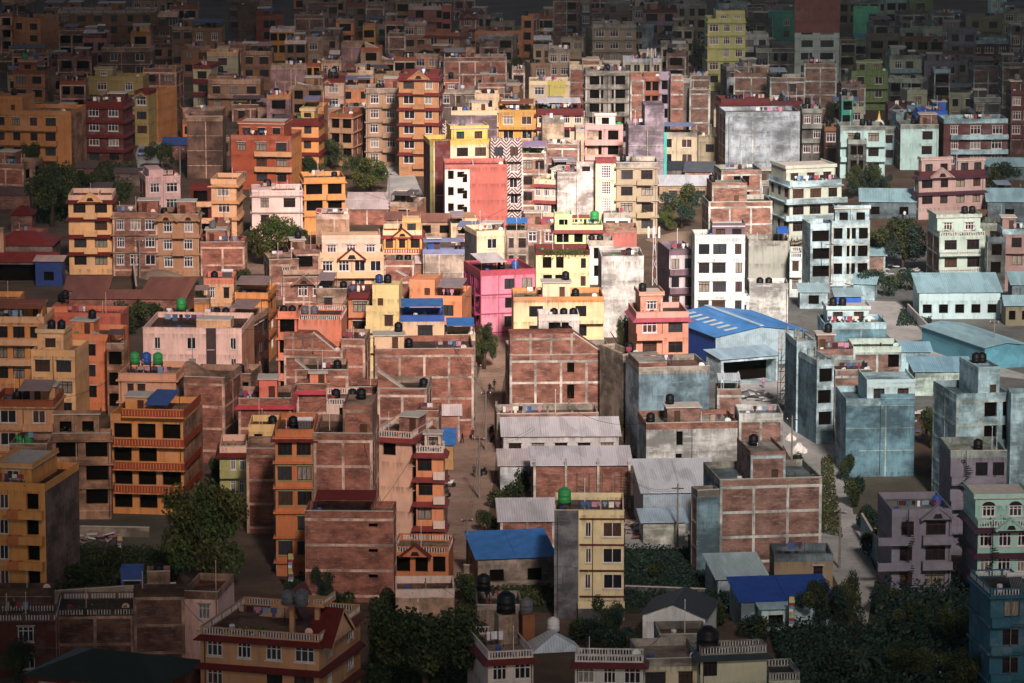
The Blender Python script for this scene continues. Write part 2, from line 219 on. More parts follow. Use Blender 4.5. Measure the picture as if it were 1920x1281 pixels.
245 282 60 2.3 0 6|creamd,creamd,ochre|w1o pt:.1:.9:creamd:2.2 no|small pale yellow roof hut near the long tenement
190 286 90 2.6 0 8|cemd2,cemd2,cem|w2b|dim grey block below the pale yellow roof hut
112 160 152 2.6 0 7|brkd,brkd,rust|w2o ld:.1:.9|dim orange-brown house with washing
268 330 128 2.8 -8 8|brkd,brkd,cem|w2b|dim brick house right of the lime balcony
296 332 26 2.6 0 7|cemd2,pinkd,white|w2b|dim house with a white ledge near the top left
322 370 12 3 0 8|brkd,brkd,rust|w2o|dark brown house under the top edge
322 360 50 3 0 7|sandd,sandd,cem|w2b sl:cem|dim tan house with stacked ledges
360 416 52 3 -2 8|sandd,sandd,sandd|w2g sh:0:1:bluedim|dim house under a blue curved tarpaulin
445 480 8 3.4 -3 8|cemd2,cemd2,cemd2|w0 no|tall blank grey tower near the top left
480 530 30 2.6 0 7|terrad,terrad,rust|w1o sh:.2:.7:blue|rust house with small blue sheet
552 608 28 3 -6 8|brkd,brkd,cem|sh:.4:1:plum|dim brick block with purple sheet on top
506 552 54 2.4 0 7|ochrey,ochrey,tin|w3o|low yellow painted house left of the dim brick block
534 574 76 2.4 0 7|sandd,sandd,tin|w2o|dim beige house with arched openings
362 396 122 3.2 -10 9|mintd,mintd,maroon|w1b ba:0:1:maroon|mint-white streaked narrow house beside the dark hollow
390 488 150 2.4 -2 9|sandd,sandd,cem|w3b ba:0:1:cem up:0:.5:1|old dim house with long plank balcony
388 446 98 2.8 0 8|mintd,mintd,creamd|w1b up:.3:.7:1|dim cream house with mint wall
452 510 96 2.8 0 8|sandd,sandd,cem|w2b sh:.3:1:grey|dim beige house with a leaning grey roof sheet
507 575 122 2.8 2 8|cemm,cemm,cem|w0 ld:.4:.9|pinkish cement blank wall with washing above
500 545 178 2.7 0 8|cemm,cemm,ochre|w1o ld:.1:.9|grey house with ochre rim left of the ruined terrace
545 606 160 2.8 0 7|sandd,brkd,cem|w2o tri:.2:.8:1.2|crumbling brown house with terrace steps
574 600 118 2.8 0 7|ochrey,ochrey,rust|w2o|small mustard shop house beside the blank wall
600 640 112 2.8 0 7|creamd,creamd,cem|w2g|dim cream house left of the grey stair wall
606 645 148 2.9 0 8|whited,whited,maroon|w1g gb:.2:orangeb|white-walled house with small red roof
630 664 36 2.9 0 7|peach,peach,cem|w1o ba:0:1:peach|peach balcony house in the upper left centre
640 682 82 3 0 8|cemm,cemm,cem|w0 no|grey blank house below the peach balcony house
676 716 90 3 0 7|sandb,sandb,orangeb|w1o tri:.2:1:2|tan house with slanted stair parapet
672 700 132 2.8 0 7|brk,brk,cream|w0|small brick house with cream coping left of the tenement
686 720 10 3.2 0 8|brkd,brkd,cem|w0|brick block with frame near the top edge
648 686 6 3 0 8|sandd,sandd,rust|w2b|brownish house near the top edge left of the brick block
722 764 40 2.8 0 8|brkd,brkd,pinkd|w2o|brown house with pink ledge near the top edge
742 768 0 2.8 0 7|ochrey,ochrey,cem|w1o|small mustard house at the top edge
680 704 48 2.8 0 7|ochrey,ochrey,ochre|w1o|mustard roof hut below the brick block
728 760 62 2.6 0 7|brkd,brkd,cem|w0|low brown wall house left of the tan blank front
716 740 112 2.6 0 7|peach,peach,cem|w1o tri:.0:1:1.4|peach stair hut above the six-storey tenement
738 780 108 2.8 0 8|brkd,brkd,rust|w2o|brown tiled house behind the golden tenement
1000 1038 30 3 0 8|brkd,brkd,rust|w2o ba:0:1:ochrey|brown house with yellow rail left of the reddish block
978 1000 30 3.2 -14 9|orange,brk,orange|w1o|orange corner house with brick side
1000 1036 84 2.6 0 8|sandb,sandb,cem|w2g|small beige house with white windows below the brown house
1028 1068 92 2.8 0 8|sandb,sandb,cem|w2g|dim beige flat house above the dark trees
960 984 130 3 0 7|brk,brk,cem|w1b|brick house with window column beside the dark trees
1270 1325 8 3.2 0 8|sandb,sandb,cem|w3o pl:0:1|open-porch beige house left of the yellow tower
1400 1430 14 3 0 8|brkd,brkd,cem|w0|brown brick wall behind the yellow tower
1168 1240 110 2.6 0 7|cream,cream,tin|w4g ld:.2:.9|white low house with masts on the roof
1575 1605 75 3 0 7|brkd,brkd,cem|w1o|dark brick house right of the terracotta and white block
1578 1600 180 2.6 0 7|tealg,cem,cem|w1o|narrow teal house in the shadowed gap
1752 1782 130 2 0 6|brkd,brkd,tin|w1o|low brown house beneath a pale tin sheet
1748 1790 24 2.6 0 7|brkd,olive,cem|w1o|dark house between olive and mauve houses
1640 1668 42 2.4 0 7|brkd,brkd,maroonc|w1o|dark brick house below the mint-green house
1880 1925 118 3.2 0 8|brkd,brkd,cem|w1b|dark brick house behind the concrete-framed one
1590 1625 262 2.4 0 6|cemd2,cemd2,cem|w1o|low grey house below the patterned balcony
-14 36 560 3.3 0 7|amber,amber,amber|w1b no|upper amber block at the left edge
-14 82 594 3.5 -4 9|amber,amber,cream|w3b ba:0:1:cream pl:.1:.5|amber house with tall brown doors at the left edge
58 140 656 3.4 -7 9|butter,butter,butter|w2b up3:.06:.66:2.7 tk:.3:2:black no|butter-yellow house with roof cabin and teal panel
120 211 626 3.4 -9 9|peach,peach,peach|w1b q1b tri:.55:.8:.8|peach house with tall brown windows
84 226 586 2.9 -5 7|salmond,salmond,salmond|w0 pl:.1:.6 ub:.1:.3:1.6:peach|salmon-parapet house with stepped terraces
200 232 644 3.2 -6 7|cemw,cemw,cem|w1o sh:0:1:greyd no|grey house with curled tin roof beside the dark bushes
310 392 590 2.2 0 6|brick2,brick2,cem|w2o tg2:.3 tk:.6:2:black ld:0:.3 no|brown low house with bright green tank behind the mansion
-20 6 430 2.6 0 6|sand,sand,cem|w1b no|sliver of beige house at the left edge above red roofs
1132 1182 400 1.2 0 6|white,white,cem|w2b|small white house left of the round tree
1880 1935 430 3.2 0 8|terrap,brkd,cemc|w1a ba:0:1:terrap|dusky orange house at the right edge
1852 1886 445 2.8 0 8|cemd2,brkd,cemd|w1o|dark shaded grey house right of the cream tall house
416 470 700 3 -8 8|brk,brk,cem|w2o:.3-1 ba:.6:1:cem|brown brick house with small balconies beside the dark alley
1168 1198 665 3.8 20 9|cemw,cemw,cemw|w1o|narrow grey stepped house left of the dark cement house
1345 1390 730 1.6 0 5|brkc,brkc,cem|sh:0:1:tin w0 no|small brick hut with striped plastic roof
"""
# xl xr yeave height yaw depth rise type | roof, wall | feats | label     (m mono rising back, g ridge along front, p gable facing front, h hip)
SHEDS = """
50 292 1262 5.2 -22 12 1.6 h|darkgreen,redbr|w3g q2g|maroon house under a large dark green metal roof
1205 1322 1152 3.6 -12 8 1.3 q|slate,offwhite|w0|old white house with grey slate gable roof and broken planks
896 1038 1048 3.6 10 8 1.3 m|roofblue,cem|w2o|grey hall with a patched bright blue roof
938 1040 978 3.2 2 8 1 m|tin,brk|w0|low brick shed with two-tone grey tin roof
1000 1182 873 5.2 2 7 .9 m|tin,brk|w0 fr|brick compound building with pale tin roof panels
944 1160 818 3 2 9 1.2 m|tin,greyw|w5b|long grey workshop with wide white tin roof
938 998 873 3.2 2 6 .8 m|tin,cemb|w0|small grey hut with white tin roof beside the garden
820 862 778 3.6 2 6 .8 m|tin,brk|w0|brick roadside hut with a small white tin roof
824 850 834 3.2 0 5 1 m|roofblue,ochre|w0|yellow roadside stall with a blue sheet roof
1206 1348 924 5 4 12 1.6 m|tin,corr|w0|tall corrugated shed with broad white tin roof
1206 1285 980 2.6 4 5 .5 m|tinb,blockw|w0|low block wall store with bluish lean-to roof
1346 1438 1086 3.2 8 8 1 m|tinc,cemc|w0|grey hut with pale tin roof and tank frame
1390 1560 1128 3.2 8 7 1.0 m|deepblue,cemc|w0|hut with a plain deep blue sheet roof
1428 1482 1142 2.8 8 5 .3 m|tinc,whitec|w1o|small white porch hut with thin tin roof
1342 1510 632 4.6 22 20 1.1 p|warehouse,corrw|w0 wd|big warehouse with bright blue curved roof and side wall
1352 1460 674 3.8 24 5 .5 m|tinb,cemb|wo|open blue-roofed loading porch of the warehouse yard
1724 1876 548 4.2 2 8 1.6 m|tinc,offwhite|w5o|long white bungalow with grey tin roof and dark windows
1847 1925 652 3.2 22 21 .5 p|tinc,tealm|w0|long low teal metal hall with pale roof
1716 1826 697 3.4 2 8 .6 m|tinb,blockw|w0|white block store with flat blue-white roof
1598 1660 480 2.8 3 5 .6 m|tinc,brkc|w0|brick shed with thin tin roof beside the unfinished building
1898 1935 534 3.4 0 6 1 m|tinc,cemd|w0|dark shed with pale roof at the right edge
1886 1935 572 3.2 0 6 1 g|tinc,tanb|w2o|tan hut with grey roof and yellow doors
-20 98 458 5.4 -2 10 1.6 h|roofred,cemd|w0|garage hall under a dark red hipped roof
-20 104 490 3.4 -2 5 .9 m|roofred,cemd|wo|lower red tin canopy of the garage
66 116 490 4 -2 5 .3 m|tin,deepblue|w1o|deep blue painted shop block
122 200 545 2.6 0 7 1.1 m|rusttin,brick2|w0|low shed with rust-brown corrugated roof left of the trellis
136 262 560 2.4 0 4 .6 m|rusttin,brick2|w0|long thin rusty lean-to above the yellow-roofed yard
262 345 560 2.6 -6 11 1.6 m|rusttin,brick2|w0|wide rusty corrugated roof shed below the sand pile
648 728 392 2.8 0 5 .8 m|tin,brk|w0|low white tin-roofed shed beside the steep lane
654 722 374 2.6 0 4 .6 m|tin,brk|w0|small rear white tin roof near the dark tree
782 850 415 2.8 0 7 .8 m|rusttin,cemw|w2o|brown tin-roofed cottage below the steep lane
724 790 412 2.8 0 5 .6 m|rusttin,cemw|w0|brown tin-roofed cottage left of the yellow roof hut
846 888 410 3 0 6 .5 m|tanb,cemw|w0|pale blank cottage left of the terracotta wall
737 850 494 2.8 2 5 .4 m|tin,brick2|w2o|low brown house with long white tin roof strip
1236 1340 348 3.2 0 7 .9 m|tin,tanb|w2b|tan low house with bright white tin roof
1284 1335 322 3.4 -6 7 1 m|greyd,brk|w0|low dark-roofed house above the bright white tin roof
1240 1290 318 3 0 6 .7 m|slate,cemd2|w0|dark slate-roofed hut beside the turquoise pipe
1614 1722 378 3 -4 8 1.2 m|tinc,cemd|w2o|shed with broad grey roof at the foot of the peach house
1852 1935 378 3.6 -4 9 1.1 m|tinc,cemd|w1o|dark shed with pale roof right of the peach house
1846 1935 312 2.6 -3 6 .8 m|tinc,cemd|w0|low shed with a thin pale roof above the dark trees
1500 1552 548 2.6 0 5 .5 m|tinc,cemc|w1o|small tin hut below the unfinished building
1582 1690 655 2.4 0 0 0 x|tinc,cemc|w0|unused
1664 1745 660 3 0 5 .5 m|tinb,cemc|w0|flat pale-roofed store beside the curving road
1568 1615 556 2.6 0 6 .3 m|tinc,blue|w0|low blue-based shed with white flat roof
1600 1640 532 2.6 -10 5 .8 m|tinc,cemc|w0|small leaning tin shed beside the curving road
120 205 356 2.6 0 5 .6 m|greyd,brkd|w0|low grey-roofed hut above the yellow and white house
215 262 325 2.4 0 4 .4 m|greyd,cemd|w0|long pale-edged wall shed below the steep street
140 176 315 2.4 -6 5 .6 m|greyd,brkd|w0|tiny slanting tin roof below the ochre block
20 60 402 3.2 0 6 1.2 h|maroon,brkd|w0|dark house with dull maroon roof at left
-20 56 366 2.6 0 5 .8 m|greyd,brkd|w0|low grey tin awning house at the left edge
305 350 272 3 0 6 .7 m|blue,brkd|w0|small shop with a blue roof and red sign
870 935 1098 0 0 0 0 x|tin,tin|w0|unused
700 738 520 3 0 0 0 x|tin,tin|w0|unused
1690 1730 722 0 0 0 0 x|tin,tin|w0|unused
"""
import bpy, bmesh, math, random
from mathutils import Vector, Matrix
rnd = random.Random(7)
sc = bpy.context.scene
COL = sc.collection
R = math.radians
# ---------------------------------------------------------------- camera (telephoto from a hill above the town)
FPX, HC, TH = 7883.0, 108.0, R(10.0)
CW, CX, CY = 1920.0, 960.0, 640.5
cam = bpy.data.cameras.new('camera'); camo = bpy.data.objects.new('camera', cam); COL.objects.link(camo)
camo.location = (0, 0, HC); camo.rotation_euler = (R(90) - TH, 0, 0)
cam.sensor_width = 36; cam.lens = 36 * FPX / CW; cam.clip_start = 1; cam.clip_end = 6000
sc.camera = camo
ct, st_ = math.cos(TH), math.sin(TH)
def at(px, py, z=0.0):
    """ground (or height z) point seen at photograph position px, py"""
    xc, yc = (px - CX) / FPX, (CY - py) / FPX
    d = Vector((xc, ct + yc * st_, -st_ + yc * ct))
    t = (z - HC) / d.z
    return Vector((0, 0, HC)) + d * t
def pix(p):
    d = p[1] * ct + (HC - p[2]) * st_
    u = (p[2] - HC) * ct + p[1] * st_
    return CX + FPX * p[0] / d, CY - FPX * u / d
# ---------------------------------------------------------------- materials
PAL = {}
for kind, txt in {
 'plaster': """sand d9b98a|redbr 63372e|blue 5f9ec4|white eee2d6|cream f0d8ae|teal 3f7082|yellow e9b85a|orange d98a4a|amber e8b05a|sandpink e2bfa0|salmon ef9a78|cream2 f3dda0
 lime b6d88a|lemon eee49a|pink f58f86|hotpink e488a8|butter f6dc9e|limey d2f09a|terra c4675a|rustband d9934a|offwhite f2eae4|plum 7c5c68|mauvew d8c4c6|sandgrey b5aa9a|creamc f4e4ca
 peachc ea9e8e|mauve a4828c|mint d2dcc4|mintw d2ecc8|tan b88a62|sandb b39a78|maroon2 6a2a28|lilac ded2e0|greyw ccc8c6|ochre c49650|ochre2 c8986a|limed a8ac6c|orangeb ae5c3a|lemond d8c66a
 gold b88a58|yellowb ecc24a|yellowt f0c840|olive 8a8c44|pinkb e6a8a0|creamd dcc49c|limeb d8c84a|ochrey dca83a|lilacd b49cb0|tanb a88462|terrap c88478|whiteb ece0d0|ochreb c08a3a|terra2 b45c50
 tealg 3fae90|creamg dccbb0|whitec e8e8da|redc 7c3a36|whiteg b9c4c8|mintb 7fe2a2|sandd 8e7656|pinkd b4827c|whited dcc8b8|mintd a8c0a4|salmond da8068|wpink fff2f6|cream3 f6cdb0|peach f2a268|peachd c08a60|redband e8a08c|terrad 9a4a34""",
 'cement': """beam c8beb2|cem a09486|cemd 77777a|cemw a8937c|cemp cabfb6|cemc b6bfc1|cemt 76909a|cemb c0d0d4|cemd2 6a5f58|cemm 94808a|cemb2 a8a9ae|sandst c4a888|blockw c9c6b4|deck 6c5e52|deckc 6e777a|deckl a89a8a|deckm 887868|deckr 7c5a4a|deckd 4a423a""",
 'brick': "brk a65c44|brkc a0665a|brkd 7c4a3c|brick2 98604a",
 'trim': """maroon 6e2426|slate 3c4248|brickred a84a2c|rust 9a5c34|roofred 8c3a3e|pinkred c04a60|charcoal 4c4650|greyblue 7c8ab4|deepblue 1f4fa8|magenta a8386a|maroonc 5e2a38|blue 2f6ad0
 grey 9a98a4|roofblue 2f86de|bluedim 3a5c92|lilact 9c86b0|rustd 70402a|greyd 62626a|darkgreen 22443e|plastw ece8e0|black 141416|green 1e9a4a|darkred 7a1f2a|wood 5a3a26|turq 28b8a8""",
 'tin': "tin ebe8ee|tinb c4dcee|tinc d0dee2|rusttin a2766a|corr b0bac2|corrw b8c8d0|tealm 78b4c4|warehouse 3f9cf0"}.items():
    for t in txt.replace('\n', '|').split('|'):
        t = t.split()
        if len(t) == 2: PAL[t[0]] = (kind, t[1])
SAT = .84
def lin(h, k=1.0):
    o = []
    for i in (0, 2, 4):
        c = int(h[i:i+2], 16) / 255
        o.append(min(.9, (c / 12.92 if c <= .04045 else ((c + .055) / 1.055) ** 2.4) * k))
    g = .3 * o[0] + .6 * o[1] + .1 * o[2]
    return [max(0, g + (x - g) * SAT) for x in o]
ALB = 0.82
_m = {}
def newmat(name):
    m = bpy.data.materials.new(name); m.use_nodes = True
    nt = m.node_tree; nt.nodes.clear()
    out = nt.nodes.new('ShaderNodeOutputMaterial'); b = nt.nodes.new('ShaderNodeBsdfPrincipled')
    nt.links.new(b.outputs[0], out.inputs[0])
    b.inputs['Specular IOR Level'].default_value = .25
    return m, nt, b
def N(nt, typ, **kw):
    n = nt.nodes.new(typ)
    for k, v in kw.items(): setattr(n, k, v)
    return n
def noise(nt, src, scale, detail=4, vec=(1, 1, 1), rough=.6):
    mp = N(nt, 'ShaderNodeMapping'); mp.inputs['Scale'].default_value = vec
    nt.links.new(src, mp.inputs[0])
    n = N(nt, 'ShaderNodeTexNoise'); n.inputs['Scale'].default_value = scale
    n.inputs['Detail'].default_value = detail; n.inputs['Roughness'].default_value = rough
    nt.links.new(mp.outputs[0], n.inputs['Vector'])
    return n.outputs['Fac']
def ramp(nt, fac, a, b, ca, cb):
    r = N(nt, 'ShaderNodeValToRGB'); e = r.color_ramp.elements
    e[0].position, e[1].position = a, b
    e[0].color, e[1].color = (*ca, 1), (*cb, 1)
    nt.links.new(fac, r.inputs[0]); return r.outputs[0]
def mix(nt, fac, a, b, mode='MIX'):
    m = N(nt, 'ShaderNodeMix', data_type='RGBA', blend_type=mode)
    for i, v in ((0, fac), (6, a), (7, b)):
        if hasattr(v, 'is_linked'): nt.links.new(v, m.inputs[i])
        elif i == 0: m.inputs[0].default_value = v
        else: m.inputs[i].default_value = (*v, 1)
    return m.outputs[2]
GRADE = 0
def grade_step(px):
    """step of the warm-to-cool colour grade put into material colours, left to right"""
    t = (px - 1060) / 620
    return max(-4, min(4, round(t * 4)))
def mat(name):
    if name == 'zig': return _m.get('zig') or zigmat()
    key = (name, GRADE)
    if key in _m: return _m[key]
    kind, hx = PAL[name]
    m, nt, b = newmat(name)
    L = nt.links
    g = N(nt, 'ShaderNodeNewGeometry').outputs['Position']
    c = lin(hx, ALB); t = GRADE / 4
    q = (1 + .06 * abs(t), 1 - .27 * abs(t), 1 - .40 * abs(t)) if t < 0 else (1 - .36 * t, 1 - .05 * t, 1 + .03 * t)  # colour grade painted in: warm for negative steps, cool for positive
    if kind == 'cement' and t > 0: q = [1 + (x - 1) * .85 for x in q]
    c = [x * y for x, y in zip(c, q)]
    k = lambda f: [min(.92, x * f) for x in c]
    b.inputs['Roughness'].default_value = .85
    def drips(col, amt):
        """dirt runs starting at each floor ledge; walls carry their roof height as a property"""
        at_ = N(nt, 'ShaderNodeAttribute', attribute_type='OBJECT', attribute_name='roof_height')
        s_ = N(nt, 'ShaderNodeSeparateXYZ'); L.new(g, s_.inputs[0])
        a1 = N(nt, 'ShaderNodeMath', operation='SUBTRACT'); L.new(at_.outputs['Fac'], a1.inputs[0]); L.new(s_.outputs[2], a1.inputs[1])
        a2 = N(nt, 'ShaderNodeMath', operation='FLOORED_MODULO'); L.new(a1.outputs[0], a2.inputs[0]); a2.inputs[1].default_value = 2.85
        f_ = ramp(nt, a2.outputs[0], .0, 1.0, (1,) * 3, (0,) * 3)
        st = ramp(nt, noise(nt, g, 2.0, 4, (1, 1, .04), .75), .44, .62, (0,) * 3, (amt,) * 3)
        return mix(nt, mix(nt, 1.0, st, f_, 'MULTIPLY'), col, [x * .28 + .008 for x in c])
    if kind == 'plaster':
        n1 = noise(nt, g, .35, 5)
        col = ramp(nt, n1, .3, .7, k(.80), k(1.12))
        n2 = noise(nt, g, 1.6, 5, (1, 1, .12), .7)            # rain streaks
        col = mix(nt, ramp(nt, n2, .52, .72, (0, 0, 0), (.75,) * 3), col, [x * .5 + .02 for x in c])
        n5 = noise(nt, g, .22, 6, (1, 1, 1.3), .7)            # faded, patched paint
        col = mix(nt, ramp(nt, n5, .52, .62, (0, 0, 0), (.4,) * 3), col, [x * .6 + .16 for x in c])
        n3 = noise(nt, g, 3.5, 3)
        col = mix(nt, ramp(nt, n3, .62, .75, (0, 0, 0), (.3,) * 3), col, k(.6))
    elif kind == 'cement':
        n1 = noise(nt, g, .22, 9, (1, 1, 1.25), .66)
        col = ramp(nt, n1, .41, .58, k(.42), k(1.5))
        n2 = noise(nt, g, 1.1, 5, (1, 1, .3), .7)
        col = mix(nt, ramp(nt, n2, .45, .7, (0, 0, 0), (.7,) * 3), col, k(.55))
        n3 = noise(nt, g, .9, 4, (.35, .35, 2.2), .6)
        col = mix(nt, ramp(nt, n3, .55, .68, (0, 0, 0), (.5,) * 3), col, k(1.5))
        n4 = noise(nt, g, 2.6, 4, (1, 1, .07), .8)            # drips
        col = mix(nt, ramp(nt, n4, .56, .66, (0, 0, 0), (.55,) * 3), col, k(.35))
        sz = N(nt, 'ShaderNodeSeparateXYZ'); L.new(g, sz.inputs[0])   # shutter-board lines
        f1 = N(nt, 'ShaderNodeMath', operation='MULTIPLY'); L.new(sz.outputs[2], f1.inputs[0]); f1.inputs[1].default_value = .7
        f2 = N(nt, 'ShaderNodeMath', operation='FRACT'); L.new(f1.outputs[0], f2.inputs[0])
        f3 = N(nt, 'ShaderNodeMath', operation='LESS_THAN'); L.new(f2.outputs[0], f3.inputs[0]); f3.inputs[1].default_value = .09
        f4 = N(nt, 'ShaderNodeMath', operation='MULTIPLY'); L.new(f3.outputs[0], f4.inputs[0]); L.new(ramp(nt, noise(nt, g, .5, 3, (1, 1, .4)), .5, .7, (0, 0, 0), (.6,) * 3), f4.inputs[1])
        col = mix(nt, f4.outputs[0], col, k(.5))
    elif kind == 'brick':
        sx = N(nt, 'ShaderNodeSeparateXYZ'); L.new(g, sx.inputs[0])
        ad = N(nt, 'ShaderNodeMath', operation='ADD'); L.new(sx.outputs[0], ad.inputs[0]); L.new(sx.outputs[1], ad.inputs[1])
        cb = N(nt, 'ShaderNodeCombineXYZ'); L.new(ad.outputs[0], cb.inputs[0]); L.new(sx.outputs[2], cb.inputs[1])
        bt = N(nt, 'ShaderNodeTexBrick'); L.new(cb.outputs[0], bt.inputs[0])
        bt.inputs['Scale'].default_value = 1; bt.inputs['Brick Width'].default_value = .24; bt.inputs['Row Height'].default_value = .08
        bt.inputs['Mortar Size'].default_value = .012
        bt.inputs['Color1'].default_value = (*k(.8), 1); bt.inputs['Color2'].default_value = (*k(1.25), 1)
        bt.inputs['Mortar'].default_value = (.26, .21, .17, 1)
        n1 = noise(nt, g, .5, 6, (1, 1, 1.6))
        col = mix(nt, .95, bt.outputs[0], ramp(nt, n1, .38, .62, (.42, .38, .36), (1.15, 1.05, 1.0)), 'MULTIPLY')
        n2 = noise(nt, g, 1.5, 8, (.5, .5, 2.4), .8)          # rows of mortar smears and lime bloom
        col = mix(nt, ramp(nt, n2, .53, .66, (0, 0, 0), (.8,) * 3), col, [x * .9 + .2 for x in k(1)])
        n3 = noise(nt, g, .8, 5, (1, 1, 1), .7)
        col = mix(nt, ramp(nt, n3, .55, .72, (0, 0, 0), (.5,) * 3), col, k(.45))
    elif kind == 'tin':
        n1 = noise(nt, g, .6, 5, (1, .25, 1))
        col = ramp(nt, n1, .3, .7, k(.72), k(1.1))
        n2 = noise(nt, g, 2.5, 5, (2.5, .2, 1), .7)
        col = mix(nt, ramp(nt, n2, .6, .75, (0, 0, 0), (.55,) * 3), col, [c[0] * .6 + .02, c[1] * .5 + .01, c[2] * .45])
        oc = N(nt, 'ShaderNodeTexCoord').outputs['Object']
        w = N(nt, 'ShaderNodeTexWave', wave_type='BANDS', bands_direction='X'); w.inputs['Scale'].default_value = 1.1
        L.new(oc, w.inputs[0])
        bp = N(nt, 'ShaderNodeBump'); bp.inputs['Strength'].default_value = .5; bp.inputs['Distance'].default_value = .06
        col = mix(nt, .8, col, ramp(nt, w.outputs['Fac'], .1, .9, (.84,) * 3, (1.04,) * 3), 'MULTIPLY')
        pt = noise(nt, oc, .5, 1, (1, .12, 1)); col = mix(nt, ramp(nt, pt, .5, .53, (0, 0, 0), (.4,) * 3), col, k(1.25))
        L.new(w.outputs['Fac'], bp.inputs['Height']); L.new(bp.outputs[0], b.inputs['Normal'])
        b.inputs['Roughness'].default_value = .5; b.inputs['Metallic'].default_value = .15
    else:
        n1 = noise(nt, g, .9, 4)
        col = ramp(nt, n1, .3, .7, k(.75), k(1.15))
        b.inputs['Roughness'].default_value = .6
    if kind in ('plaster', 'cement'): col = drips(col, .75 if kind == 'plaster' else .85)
    L.new(col, b.inputs['Base Color'])
    _m[key] = m; return m
def zigmat():
    m, nt, b = newmat('zig'); L = nt.links
    g = N(nt, 'ShaderNodeNewGeometry').outputs['Position']
    s = N(nt, 'ShaderNodeSeparateXYZ'); L.new(g, s.inputs[0])
    pp = N(nt, 'ShaderNodeMath', operation='PINGPONG'); L.new(s.outputs[0], pp.inputs[0]); pp.inputs[1].default_value = 1.0
    a = N(nt, 'ShaderNodeMath', operation='ADD'); L.new(s.outputs[2], a.inputs[0]); L.new(pp.outputs[0], a.inputs[1])
    f = N(nt, 'ShaderNodeMath', operation='MULTIPLY'); L.new(a.outputs[0], f.inputs[0]); f.inputs[1].default_value = 1.7
    f2 = N(nt, 'ShaderNodeMath', operation='FRACT'); L.new(f.outputs[0], f2.inputs[0])
    gt = N(nt, 'ShaderNodeMath', operation='GREATER_THAN'); L.new(f2.outputs[0], gt.inputs[0]); gt.inputs[1].default_value = .5
    L.new(mix(nt, gt.outputs[0], (.07, .04, .045), (.5, .43, .4)), b.inputs['Base Color'])
    _m['zig'] = m; return m
def simple(name, hx, rough=.7, metal=0, rand=0, spec=.25):
    if name in _m: return _m[name]
    m, nt, b = newmat(name); c = lin(hx, ALB)
    b.inputs['Roughness'].default_value = rough; b.inputs['Metallic'].default_value = metal
    b.inputs['Specular IOR Level'].default_value = spec
    g = N(nt, 'ShaderNodeNewGeometry')
    f = noise(nt, g.outputs['Position'], 1.3, 4)
    col = ramp(nt, f, .3, .7, [x * .78 for x in c], [min(.9, x * 1.15) for x in c])
    nt.links.new(col, b.inputs['Base Color'])
    _m[name] = m; return m
def glass():
    if 'glass' in _m: return _m['glass']
    m, nt, b = newmat('window_glass'); L = nt.links
    r = N(nt, 'ShaderNodeObjectInfo').outputs['Random']
    rp = N(nt, 'ShaderNodeValToRGB'); L.new(r, rp.inputs[0]); rp.color_ramp.interpolation = 'CONSTANT'
    els = [(0, (.012, .012, .014)), (.5, (.035, .04, .045)), (.7, (.07, .04, .03)), (.86, (.26, .23, .19))]
    e = rp.color_ramp.elements
    while len(e) < 4: e.new(.5)
    for i, (p, c) in enumerate(els): e[i].position = p; e[i].color = (*c, 1)
    oc = N(nt, 'ShaderNodeTexCoord').outputs['Object']
    w = noise(nt, oc, 5, 2, (3, 1, .3))
    col = mix(nt, .8, rp.outputs[0], ramp(nt, w, .35, .65, (.4,) * 3, (1.4,) * 3), 'MULTIPLY')
    L.new(col, b.inputs['Base Color'])
    b.inputs['Roughness'].default_value = .3; b.inputs['Specular IOR Level'].default_value = .35
    _m['glass'] = m; return m
def G(n): return glass() if n == 'glass' else mat(n) if n in PAL or n == 'zig' else _m[n]
simple('frame_white', 'e8dede'); simple('frame_dark', '241c1c'); simple('frame_brown', '4a2a20'); simple('frame_green', '8aa870')
simple('dark_room_sheet', '17130f', .95, spec=0); simple('lime_edge', 'cfc6b8'); 
simple('pole_grey', '8a8278'); simple('steel', '9a9a9a', .4, .6); simple('tyre', '1a1a1a'); simple('skin', '9a6a4c', .6); simple('hair', '17110e')
